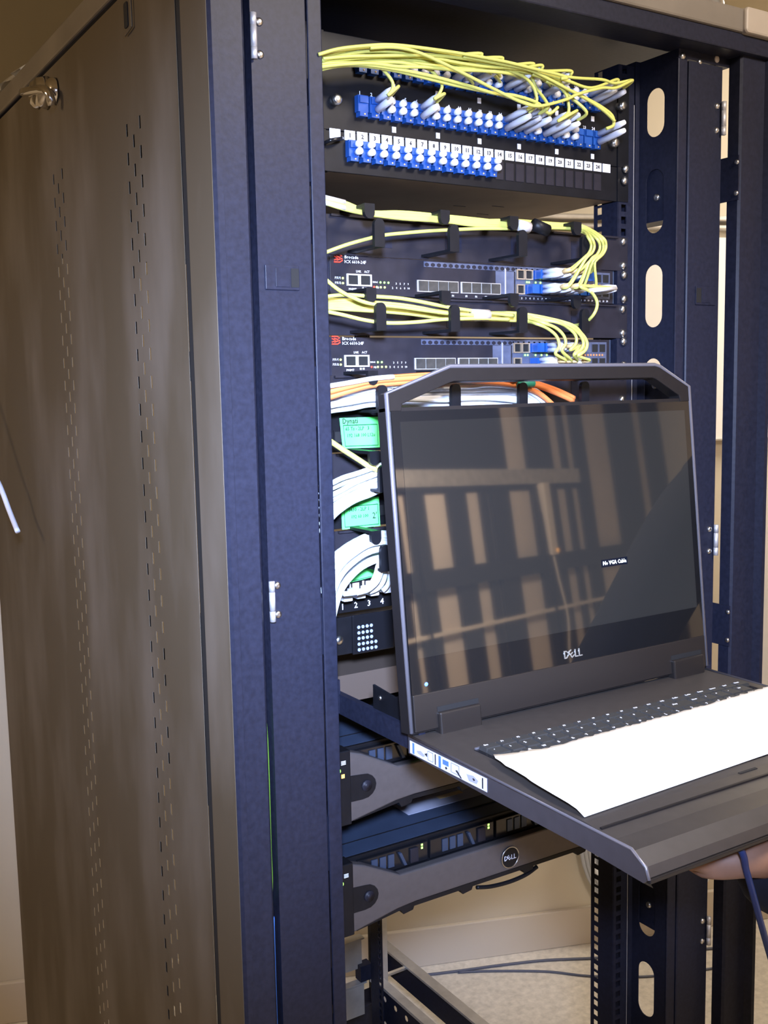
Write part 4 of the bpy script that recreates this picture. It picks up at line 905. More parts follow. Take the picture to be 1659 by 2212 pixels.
top = [
 ('yellow cord arching highest over the fibre enclosure to its upper right end', [(-0.2668,-0.0700,1.8614),(-0.2436,-0.0700,1.8703),(-0.2099,-0.0700,1.8785),(-0.1751,-0.0700,1.8846),(-0.1270,-0.0700,1.8874),(-0.0767,-0.0700,1.8889),(-0.0240,-0.0700,1.8889),(0.0241,-0.0700,1.8869),(0.0598,-0.0700,1.8855),(0.0707,-0.0700,1.8838),(0.0613,-0.0700,1.8815)], None),
 ('yellow cord running under the highest arch, ending in a free loop at right', [(-0.2613,-0.0600,1.8621),(-0.2323,-0.0600,1.8728),(-0.1980,-0.0600,1.8816),(-0.1566,-0.0600,1.8891),(-0.1075,-0.0600,1.8900),(-0.0561,-0.0600,1.8895),(-0.0023,-0.0600,1.8894),(0.0470,-0.0600,1.8884),(0.0909,-0.0600,1.8890),(0.1365,-0.0600,1.8929),(0.1584,-0.0600,1.8914)], 24),
 (None, [(-0.2558,-0.0500,1.8628),(-0.2209,-0.0500,1.8724),(-0.1801,-0.0500,1.8812),(-0.1318,-0.0500,1.8862),(-0.0813,-0.0500,1.8875),(-0.0284,-0.0500,1.8894),(0.0199,-0.0500,1.8904),(0.0629,-0.0500,1.8893),(0.0799,-0.0500,1.8878)], None),
 (None, [(-0.2587,-0.0550,1.8592),(-0.2239,-0.0550,1.8688),(-0.1775,-0.0550,1.8774),(-0.1291,-0.0550,1.8824),(-0.0786,-0.0550,1.8831),(-0.0256,-0.0550,1.8854),(0.0298,-0.0550,1.8873),(0.0695,-0.0550,1.8836),(0.0865,-0.0550,1.8697)], 19),
 (None, [(-0.2532,-0.0450,1.8607),(-0.2238,-0.0450,1.8686),(-0.1771,-0.0450,1.8767),(-0.1285,-0.0450,1.8817),(-0.0647,-0.0450,1.8836),(-0.0109,-0.0450,1.8874),(0.0311,-0.0450,1.8890),(0.0440,-0.0450,1.8747)], 15),
 (None, [(-0.2560,-0.0500,1.8576),(-0.2210,-0.0500,1.8672),(-0.1683,-0.0500,1.8786),(-0.1194,-0.0500,1.8841),(-0.0684,-0.0500,1.8843),(-0.0149,-0.0500,1.8866),(0.0199,-0.0500,1.8862)], None),
 (None, [(-0.2560,-0.0500,1.8558),(-0.2096,-0.0500,1.8674),(-0.1624,-0.0500,1.8755),(-0.1132,-0.0500,1.8790),(-0.0684,-0.0500,1.8803),(-0.0285,-0.0500,1.8837)], None),
 (None, [(-0.2529,-0.0450,1.8696),(-0.2236,-0.0450,1.8748),(-0.1889,-0.0450,1.8769),(-0.1530,-0.0450,1.8840),(-0.1160,-0.0450,1.8829),(-0.0777,-0.0450,1.8873),(-0.0380,-0.0450,1.8904),(-0.0059,-0.0300,1.8914),(0.0168,-0.0120,1.8905)], None),
 (None, [(-0.2547,-0.0480,1.8648),(-0.2254,-0.0480,1.8728),(-0.1908,-0.0480,1.8749),(-0.1551,-0.0480,1.8771),(-0.1181,-0.0480,1.8833),(-0.0799,-0.0480,1.8847),(-0.0404,-0.0480,1.8877),(0.0005,-0.0480,1.8888),(0.0357,-0.0480,1.8878),(0.0730,-0.0300,1.8897),(0.0977,-0.0120,1.8885)], None),
 (None, [(-0.2563,-0.0510,1.8638),(-0.2273,-0.0510,1.8680),(-0.1927,-0.0510,1.8739),(-0.1570,-0.0510,1.8775),(-0.1202,-0.0510,1.8798),(-0.0821,-0.0510,1.8796),(-0.0427,-0.0510,1.8841),(-0.0019,-0.0510,1.8866),(0.0332,-0.0510,1.8883),(0.0730,-0.0300,1.8914),(0.0977,-0.0120,1.8902)], None),
 (None, [(-0.2581,-0.0540,1.8600),(-0.2290,-0.0540,1.8660),(-0.1946,-0.0540,1.8704),(-0.1590,-0.0540,1.8740),(-0.1223,-0.0540,1.8758),(-0.0843,-0.0540,1.8781),(-0.0450,-0.0540,1.8810),(-0.0059,-0.0300,1.8851),(0.0167,-0.0120,1.8840)], None),
 (None, [(-0.2598,-0.0570,1.8567),(-0.2309,-0.0570,1.8617),(-0.1965,-0.0570,1.8665),(-0.1610,-0.0570,1.8720),(-0.1244,-0.0570,1.8722),(-0.0866,-0.0570,1.8745),(-0.0474,-0.0570,1.8789),(-0.0068,-0.0570,1.8813),(0.0365,-0.0300,1.8865),(0.0603,-0.0120,1.8854)], None),
 (None, [(-0.2616,-0.0600,1.8524),(-0.2327,-0.0600,1.8592),(-0.1984,-0.0600,1.8650),(-0.1631,-0.0600,1.8666),(-0.1265,-0.0600,1.8712),(-0.0888,-0.0600,1.8729),(-0.0470,-0.0300,1.8791),(-0.0253,-0.0120,1.8780)], None),
 ('yellow cord lowest of the bundle, dipping to the right below the upper blue ports', [(-0.2589,-0.0550,1.8509),(-0.2354,-0.0550,1.8583),(-0.2069,-0.0550,1.8627),(-0.1659,-0.0550,1.8636),(-0.1233,-0.0550,1.8611),(-0.0789,-0.0550,1.8585),(-0.0327,-0.0550,1.8573),(-0.0054,-0.0550,1.8556),(0.0297,-0.0550,1.8510),(0.0512,-0.0550,1.8488)], 15),
 (None, [(-0.2605,-0.0580,1.8517),(-0.2371,-0.0580,1.8587),(-0.2030,-0.0580,1.8634),(-0.1618,-0.0580,1.8644),(-0.1191,-0.0580,1.8634),(-0.0746,-0.0580,1.8603),(-0.0283,-0.0580,1.8561),(-0.0009,-0.0580,1.8575),(0.0343,-0.0580,1.8535),(0.0523,-0.0580,1.8434)], 16),
 ('yellow cord crossing diagonally down in front of the yellow bundle', [(-0.2042,-0.0700,1.8770),(-0.1751,-0.0700,1.8822),(-0.1453,-0.0700,1.8818),(-0.1086,-0.0700,1.8745),(-0.0705,-0.0700,1.8649),(-0.0310,-0.0700,1.8545),(0.0030,-0.0700,1.8469),(0.0275,-0.0700,1.8462),(0.0671,-0.0700,1.8579),(0.0892,-0.0700,1.8676),(0.1270,-0.0700,1.8794),(0.1502,-0.0700,1.8824)], 24),
 ('yellow cord slanting from the bundle down to the lowest right port', [(-0.0794,-0.0650,1.8878),(-0.0268,-0.0650,1.8873),(0.0143,-0.0650,1.8868),(0.0426,-0.0650,1.8813),(0.0753,-0.0650,1.8729),(0.1089,-0.0650,1.8642),(0.1358,-0.0650,1.8544),(0.1539,-0.0650,1.8443)], None),
 ('yellow cord dropping from the bundle to the second port from the left', [(-0.1980,-0.0500,1.8700),(-0.1805,-0.0500,1.8663),(-0.1688,-0.0500,1.8582),(-0.1636,-0.0500,1.8507),(-0.1655,-0.0500,1.8436),(-0.1704,-0.0500,1.8381)], 2),
 ('yellow cord dropping from the bundle to the sixth port from the left', [(-0.1320,-0.0500,1.8754),(-0.1134,-0.0500,1.8721),(-0.1021,-0.0500,1.8637),(-0.0978,-0.0500,1.8573),(-0.1024,-0.0500,1.8477),(-0.1088,-0.0500,1.8419)], 6),
 ('yellow cord dropping beside the marker tag to the fourteenth port', [(-0.0120,-0.0550,1.8858),(0.0157,-0.0550,1.8817),(0.0298,-0.0550,1.8731),(0.0354,-0.0550,1.8633),(0.0354,-0.0550,1.8554),(0.0226,-0.0550,1.8454)], 14),
 ('yellow cord curving down in front of the upper row to the eighteenth port', [(0.0256,-0.0600,1.8844),(0.0578,-0.0600,1.8793),(0.0761,-0.0600,1.8699),(0.0820,-0.0600,1.8572),(0.0806,-0.0600,1.8463),(0.0651,-0.0600,1.8353)], 18),
]
endrow = {2: ROW2, 6: ROW2, 14: ROW2, 15: ROW2, 16: ROW2, 18: ROW2, 19: ROW2, 24: ROW2}
ngrp = 0
for lab, path, pt in top:
    conn = None
    if pt:
        row = ROW1 if (pt == 24 and lab and 'crossing' in lab or pt == 24 and lab and 'free loop' in lab) else ROW2
        l_ = 0.0 if pt > 6 else 0.016
        path = path + [out(pt, row, 0.014, 0.060-l_), out(pt, row, 0.008, 0.044-l_)]
        conn = (X2(pt)+0.002, -0.004, row)
    cord('patch_cable', lab or 'yellow cord running inside the thick bundle over the fibre enclosure', path, 0.0019 if lab else 0.0020, group=None if lab else GT, conn=conn)
# cords whose plugs sit in the upper row, half hidden by the bundle
BUN = [(-0.2570,-0.0520,1.8593),(-0.2250,-0.0520,1.8685),(-0.1932,-0.0520,1.8754),(-0.1576,-0.0520,1.8810),(-0.1208,-0.0520,1.8844),(-0.0828,-0.0520,1.8848),(-0.0435,-0.0520,1.8853),(-0.0027,-0.0520,1.8868),(0.0395,-0.0520,1.8873),(0.0796,-0.0520,1.8857),(0.1172,-0.0520,1.8825)]
for n_, i in enumerate((9, 11, 14, 15, 18, 23)):
    x = X2(i); join = [q for q in BUN if q[0] < x-0.04]
    p = [out(i, ROW1, 0.008, 0.042), out(i, ROW1, 0.011, 0.049), (x+0.002, -0.055, ROW1+0.0145)] + [(q[0], q[1]-0.002*n_, q[2]+0.0028*math.sin(2.1*n_+0.9*m_)) for m_, q in enumerate(join[::-1])]
    cord('patch_cable', ['leftmost', 'second from left', 'third from left', 'fourth from left', 'fifth from left', 'rightmost'][n_] + ' of six yellow cords plugged into the upper blue ports', p, 0.0019, conn=(x+0.002, -0.004, ROW1))
cord('patch_cable', 'yellow cord from the lowest right port looping back up to the bundle', [(0.1447,-0.0600,1.8355),(0.1565,-0.0600,1.8412),(0.1540,-0.0600,1.8521),(0.1367,-0.0600,1.8600),(0.1136,-0.0600,1.8665),(0.0835,-0.0600,1.8735),(0.0469,-0.0600,1.8794)], 0.0021, conn=(X2(24)+0.002, -0.004, ROW2))

# upper switch: plugs, loop at the right, bundle through the upper manager
G1 = 'yellow cords looped through the upper cable manager'
def lc(root, x, z, l):
    m = MB()
    for dz in (0.0033, -0.0033):
        m.tube([(x, -0.014, z+dz), (x+0.0015, -0.014-l*0.7, z+dz*0.8), (x+0.003, -0.014-l, z+dz*0.5)], [0.0034, 0.0034, 0.0024], 8, 0)
    return m.build('connector', 'boot', root, True)
exitL = [(702, 431), (702, 434), (702, 437), (702, 440), (701, 443), (702, 433), (701, 439), (701, 445), (702, 436), (702, 442), (702, 438), (701, 441), (702, 435), (702, 432)]
LOOPU = [[(0.1187,-0.0680,1.6713),(0.1327,-0.0680,1.6821),(0.1373,-0.0680,1.6925),(0.1302,-0.0680,1.7022),(0.1260,-0.0350,1.7205),(0.0835,-0.0350,1.7201),(0.0171,-0.0350,1.7197),(-0.0459,-0.0350,1.7155),(-0.0861,-0.0350,1.7171),(-0.1438,-0.0350,1.7183),(-0.1868,-0.0350,1.7158),(-0.2192,-0.0350,1.7234),(-0.2450,-0.0350,1.7268)],
 [(0.1148,-0.0680,1.6711),(0.1280,-0.0680,1.6807),(0.1326,-0.0680,1.6911),(0.1255,-0.0680,1.7014),(0.1260,-0.0350,1.7177),(0.0835,-0.0350,1.7190),(0.0171,-0.0350,1.7180),(-0.0460,-0.0350,1.7139),(-0.0861,-0.0350,1.7166),(-0.1439,-0.0350,1.7157),(-0.1868,-0.0350,1.7158),(-0.2193,-0.0350,1.7194),(-0.2451,-0.0350,1.7248)],
 [(0.1101,-0.0680,1.6720),(0.1225,-0.0680,1.6810),(0.1271,-0.0680,1.6908),(0.1200,-0.0680,1.7005),(0.1260,-0.0350,1.7154),(0.0835,-0.0350,1.7167),(0.0170,-0.0350,1.7142),(-0.0460,-0.0350,1.7129),(-0.0861,-0.0350,1.7145),(-0.1439,-0.0350,1.7157),(-0.1868,-0.0350,1.7153),(-0.2193,-0.0350,1.7194),(-0.2451,-0.0350,1.7239)],
 [(0.0979,-0.0680,1.6737),(0.1086,-0.0680,1.6820),(0.1124,-0.0680,1.6911),(0.1069,-0.0680,1.7003),(0.1260,-0.0350,1.7142),(0.0835,-0.0350,1.7145),(0.0170,-0.0350,1.7142),(-0.0460,-0.0350,1.7129),(-0.0862,-0.0350,1.7134),(-0.1439,-0.0350,1.7122),(-0.1869,-0.0350,1.7123),(-0.2194,-0.0350,1.7155),(-0.2452,-0.0350,1.7214)],
 [(0.1032,-0.0680,1.6739),(0.1140,-0.0680,1.6823),(0.1178,-0.0680,1.6909),(0.1123,-0.0680,1.7006),(0.1260,-0.0350,1.7148),(0.0835,-0.0350,1.7156),(0.0170,-0.0350,1.7131),(-0.0460,-0.0350,1.7134),(-0.0862,-0.0350,1.7118),(-0.1439,-0.0350,1.7117),(-0.1869,-0.0350,1.7128),(-0.2194,-0.0350,1.7175),(-0.2452,-0.0350,1.7214)],
 [(0.1187,-0.0680,1.6713),(0.1327,-0.0680,1.6821),(0.1373,-0.0680,1.6925),(0.1302,-0.0680,1.7022),(0.1260,-0.0350,1.7188),(0.0835,-0.0350,1.7184),(0.0170,-0.0350,1.7169),(-0.0460,-0.0350,1.7145),(-0.0861,-0.0350,1.7155),(-0.1439,-0.0350,1.7147),(-0.1868,-0.0350,1.7158),(-0.2192,-0.0350,1.7224),(-0.2451,-0.0350,1.7248)],
 [(0.1148,-0.0680,1.6711),(0.1280,-0.0680,1.6807),(0.1326,-0.0680,1.6911),(0.1255,-0.0680,1.7014),(0.1260,-0.0350,1.7159),(0.0835,-0.0350,1.7167),(0.0170,-0.0350,1.7153),(-0.0460,-0.0350,1.7139),(-0.0862,-0.0350,1.7124),(-0.1439,-0.0350,1.7147),(-0.1868,-0.0350,1.7148),(-0.2193,-0.0350,1.7189),(-0.2451,-0.0350,1.7234)],
 [(0.1101,-0.0680,1.6720),(0.1225,-0.0680,1.6810),(0.1271,-0.0680,1.6908),(0.1200,-0.0680,1.7005),(0.1260,-0.0350,1.7125),(0.0835,-0.0350,1.7139),(0.0170,-0.0350,1.7109),(-0.0460,-0.0350,1.7097),(-0.0862,-0.0350,1.7113),(-0.1440,-0.0350,1.7106),(-0.1869,-0.0350,1.7123),(-0.2194,-0.0350,1.7155),(-0.2452,-0.0350,1.7205)],
 [(0.0979,-0.0680,1.6737),(0.1086,-0.0680,1.6820),(0.1124,-0.0680,1.6911),(0.1069,-0.0680,1.7003),(0.1260,-0.0350,1.7125),(0.0835,-0.0350,1.7139),(0.0170,-0.0350,1.7098),(-0.0460,-0.0350,1.7123),(-0.0862,-0.0350,1.7108),(-0.1439,-0.0350,1.7122),(-0.1869,-0.0350,1.7118),(-0.2194,-0.0350,1.7165),(-0.2452,-0.0350,1.7214)],
 [(0.1032,-0.0680,1.6739),(0.1140,-0.0680,1.6823),(0.1178,-0.0680,1.6909),(0.1123,-0.0680,1.7006),(0.1260,-0.0350,1.7171),(0.0835,-0.0350,1.7190),(0.0170,-0.0350,1.7169),(-0.0460,-0.0350,1.7139),(-0.0861,-0.0350,1.7155),(-0.1439,-0.0350,1.7162),(-0.1868,-0.0350,1.7153),(-0.2193,-0.0350,1.7194),(-0.2452,-0.0350,1.7224)],
 [(0.1148,-0.0680,1.6711),(0.1280,-0.0680,1.6807),(0.1326,-0.0680,1.6911),(0.1255,-0.0680,1.7014),(0.1260,-0.0350,1.7188),(0.0835,-0.0350,1.7201),(0.0170,-0.0350,1.7169),(-0.0459,-0.0350,1.7177),(-0.0861,-0.0350,1.7181),(-0.1438,-0.0350,1.7183),(-0.1868,-0.0350,1.7148),(-0.2193,-0.0350,1.7209),(-0.2451,-0.0350,1.7258)],
 [(0.1101,-0.0680,1.6720),(0.1225,-0.0680,1.6810),(0.1271,-0.0680,1.6908),(0.1200,-0.0680,1.7005),(0.1260,-0.0350,1.7154),(0.0835,-0.0350,1.7145),(0.0170,-0.0350,1.7115),(-0.0460,-0.0350,1.7113),(-0.0862,-0.0350,1.7129),(-0.1439,-0.0350,1.7137),(-0.1869,-0.0350,1.7138),(-0.2194,-0.0350,1.7170),(-0.2452,-0.0350,1.7224)]]
plugs = [(5, 0), (4, 0), (3, 0), (2, 0), (2, 1), (5, 1), (4, 1), (3, 1), (2, 0), (2, 1), (4, 0), (3, 1)]
for n_, path in enumerate(LOOPU):
    i, row = plugs[n_]; x = 0.0475+0.0134*(i+0.5); z = ZS+(0.0100, -0.0085)[row]; l = 0.026+0.004*(n_ % 3)
    tip = (x+0.003, -0.014-l, z)
    p = [tip, (tip[0]+0.006, tip[1]-0.010, tip[2]+0.0015)] + path
    o = cord('patch_cable', 'yellow cord looped at the right end of the upper bundle between fingers', p, 0.0018, group=G1)
    lc(o, x, z, l)
    sleeve(o, tip, (tip[0]+0.004, tip[1]-0.010, tip[2]+0.002), 0.0027)
    if n_ % 4 == 0: sleeve(o, path[-1], path[-2], 0.0027, 'greylabel')
o = cord('patch_cable', 'yellow cord hanging alone below the upper bundle at left', [(-0.2484,-0.0400,1.6675),(-0.2234,-0.0400,1.6766),(-0.1966,-0.0400,1.6845),(-0.1723,-0.0400,1.6904),(-0.1413,-0.0400,1.6948),(-0.1095,-0.0400,1.6988),(-0.0833,-0.0400,1.7014),(-0.0362,-0.0400,1.7059),(0.0129,-0.0400,1.7089),(0.0641,-0.0400,1.7131),(0.1097,-0.0400,1.7148)], 0.0021)
x = 0.0475+0.0134*8.5; z = ZS-0.0085; tip = (x+0.003, -0.058, z)
o = cord('patch_cable', 'yellow cord drooping at the right from the upper switch into the lower manager', [tip] + [(0.0938,-0.0700,1.6409),(0.1116,-0.0700,1.6336),(0.1210,-0.0700,1.6208),(0.1148,-0.0700,1.6065),(0.1180,-0.0500,1.5975),(0.1243,-0.0200,1.5959)], 0.0021); lc(o, x, z, 0.044); sleeve(o, tip, [(0.1069,-0.0700,1.6357)][0], 0.0027, 'boot')
# black straps around the upper bundle
for nm, pts, lab in (('strap', [(0.0435,-0.0450,1.7167),(0.0450,-0.0450,1.7069)], 'black strap wrapped round the upper yellow bundle near its right loop'),):
    a, b = Vector(pts[0]), Vector(pts[1]); c = (a+b)/2
    m = MB(); m.tube([c+Vector((-0.010, -0.006, 0.002)), c+Vector((0.012, -0.006, -0.004))], 0.0075, 10, 0); tag(m.build('cable_strap', 'black', None, True), lab, 'strap')
    m = MB(); c = Vector([(0.0217,-0.0450,1.7109)][0]); m.tube([c+Vector((-0.008, -0.003, 0.001)), c+Vector((0.008, -0.003, -0.001))], 0.0068, 10, 0); tag(m.build('cable_tape', 'greylabel', None, True), 'white tape wrapped round the upper yellow bundle beside the black strap', 'tape')

# lower switch bundle through the second manager
G2 = 'yellow cords looped through the cable manager between the switches'
LOOPL = [[(0.0962,-0.0620,1.5566),(0.1085,-0.0620,1.5629),(0.1116,-0.0620,1.5727),(0.1022,-0.0620,1.5840),(0.0807,-0.0620,1.5957),(0.0310,-0.0350,1.6084),(-0.0264,-0.0350,1.6083),(-0.0811,-0.0350,1.6078),(-0.1397,-0.0350,1.6144),(-0.1893,-0.0350,1.6173),(-0.2192,-0.0350,1.6185),(-0.2460,-0.0350,1.6183)],
 [(0.0900,-0.0620,1.5578),(0.1023,-0.0620,1.5646),(0.1054,-0.0620,1.5738),(0.0961,-0.0620,1.5851),(0.0709,-0.0620,1.5961),(0.0310,-0.0350,1.6067),(-0.0264,-0.0350,1.6072),(-0.0811,-0.0350,1.6072),(-0.1397,-0.0350,1.6139),(-0.1893,-0.0350,1.6137),(-0.2192,-0.0350,1.6175),(-0.2460,-0.0350,1.6173)],
 [(0.0838,-0.0620,1.5634),(0.0930,-0.0620,1.5714),(0.0922,-0.0620,1.5817),(0.0777,-0.0620,1.5917),(0.0582,-0.0620,1.5976),(0.0310,-0.0350,1.6061),(-0.0265,-0.0350,1.6029),(-0.0812,-0.0350,1.6051),(-0.1397,-0.0350,1.6097),(-0.1893,-0.0350,1.6142),(-0.2192,-0.0350,1.6155),(-0.2462,-0.0350,1.6124)],
 [(0.0596,-0.0620,1.5589),(0.0656,-0.0620,1.5679),(0.0619,-0.0620,1.5792),(0.0492,-0.0620,1.5880),(0.0301,-0.0620,1.5944),(0.0309,-0.0350,1.5994),(-0.0265,-0.0350,1.6001),(-0.0813,-0.0350,1.6003),(-0.1398,-0.0350,1.6050),(-0.1895,-0.0350,1.6076),(-0.2194,-0.0350,1.6100),(-0.2462,-0.0350,1.6114)],
 [(0.0702,-0.0620,1.5623),(0.0762,-0.0620,1.5714),(0.0724,-0.0620,1.5815),(0.0596,-0.0620,1.5903),(0.0389,-0.0620,1.5962),(0.0310,-0.0350,1.6039),(-0.0265,-0.0350,1.6012),(-0.0812,-0.0350,1.6030),(-0.1398,-0.0350,1.6066),(-0.1894,-0.0350,1.6127),(-0.2193,-0.0350,1.6130),(-0.2462,-0.0350,1.6129)],
 [(0.0962,-0.0620,1.5566),(0.1085,-0.0620,1.5629),(0.1116,-0.0620,1.5727),(0.1022,-0.0620,1.5840),(0.0807,-0.0620,1.5957),(0.0310,-0.0350,1.6073),(-0.0264,-0.0350,1.6045),(-0.0812,-0.0350,1.6062),(-0.1397,-0.0350,1.6118),(-0.1893,-0.0350,1.6153),(-0.2193,-0.0350,1.6150),(-0.2461,-0.0350,1.6138)],
 [(0.0900,-0.0620,1.5578),(0.1023,-0.0620,1.5646),(0.1054,-0.0620,1.5738),(0.0961,-0.0620,1.5851),(0.0709,-0.0620,1.5961),(0.0310,-0.0350,1.6045),(-0.0264,-0.0350,1.6045),(-0.0812,-0.0350,1.6035),(-0.1398,-0.0350,1.6076),(-0.1894,-0.0350,1.6117),(-0.2193,-0.0350,1.6125),(-0.2462,-0.0350,1.6114)],
 [(0.0838,-0.0620,1.5634),(0.0930,-0.0620,1.5714),(0.0922,-0.0620,1.5817),(0.0777,-0.0620,1.5917),(0.0582,-0.0620,1.5976),(0.0309,-0.0350,1.6011),(-0.0265,-0.0350,1.6012),(-0.0812,-0.0350,1.6019),(-0.1398,-0.0350,1.6087),(-0.1894,-0.0350,1.6102),(-0.2194,-0.0350,1.6115),(-0.2463,-0.0350,1.6094)],
 [(0.0596,-0.0620,1.5589),(0.0656,-0.0620,1.5679),(0.0619,-0.0620,1.5792),(0.0492,-0.0620,1.5880),(0.0301,-0.0620,1.5944),(0.0309,-0.0350,1.5994),(-0.0265,-0.0350,1.6007),(-0.0812,-0.0350,1.6019),(-0.1398,-0.0350,1.6055),(-0.1895,-0.0350,1.6071),(-0.2195,-0.0350,1.6080),(-0.2463,-0.0350,1.6089)],
 [(0.0702,-0.0620,1.5623),(0.0762,-0.0620,1.5714),(0.0724,-0.0620,1.5815),(0.0596,-0.0620,1.5903),(0.0389,-0.0620,1.5962),(0.0310,-0.0350,1.6061),(-0.0264,-0.0350,1.6078),(-0.0812,-0.0350,1.6067),(-0.1397,-0.0350,1.6123),(-0.1893,-0.0350,1.6163),(-0.2192,-0.0350,1.6175),(-0.2460,-0.0350,1.6178)]]
plugs2 = [(5, 0), (4, 0), (3, 0), (2, 1), (3, 1), (5, 1), (4, 1), (4, 0), (2, 1), (3, 1)]
for n_, path in enumerate(LOOPL):
    i, row = plugs2[n_]; x = 0.0475-0.0055+0.0134*(i+0.5); z = ZS-0.0917+(0.0100, -0.0085)[row]; l = 0.024+0.004*(n_ % 3); tip = (x+0.003, -0.014-l, z)
    o = cord('patch_cable', 'yellow cord looped at the right of the bundle between the two switches', [tip, (tip[0]+.003, tip[1]-.010, tip[2]+.001)] + path, 0.0020, group=G2)
    lc(o, x, z, l); sleeve(o, tip, (tip[0]+.003, tip[1]-.010, tip[2]+.001), 0.0027)
for lab, p in (('yellow cord sagging lowest at left below the bundle between the switches', [(-0.2575,-0.0550,1.6038),(-0.2371,-0.0550,1.6007),(-0.2080,-0.0550,1.5953),(-0.1780,-0.0550,1.5928),(-0.1407,-0.0550,1.5944),(-0.1022,-0.0550,1.5981),(-0.0488,-0.0550,1.6001),(-0.0071,-0.0550,1.5997)]),
               ('yellow cord highest of the bundle between the switches, arching at left', [(-0.2543,-0.0500,1.6198),(-0.2307,-0.0500,1.6225),(-0.1983,-0.0500,1.6219),(-0.1619,-0.0500,1.6209),(-0.1306,-0.0500,1.6176),(-0.0919,-0.0500,1.6123),(-0.0449,-0.0500,1.6080),(0.0041,-0.0500,1.6046)]),
               ('yellow cord coming down from the left edge into the bundle between the switches', [(-0.2565,-0.0550,1.6373),(-0.2421,-0.0550,1.6276),(-0.2250,-0.0550,1.6198),(-0.2016,-0.0550,1.6134),(-0.1592,-0.0550,1.6104),(-0.1021,-0.0550,1.6054),(-0.0488,-0.0550,1.6033)])):
    cord('patch_cable', lab, p, 0.0022)
m = MB(); c = Vector([(-0.0484,-0.0500,1.6042)][0]); m.tube([c+Vector((-0.012, -0.002, 0)), c+Vector((0.012, -0.002, 0.0))], 0.0068, 10, 0); tag(m.build('cable_tape', 'greylabel', None, True), 'white tape round the yellow bundle between the two switches', 'tape')

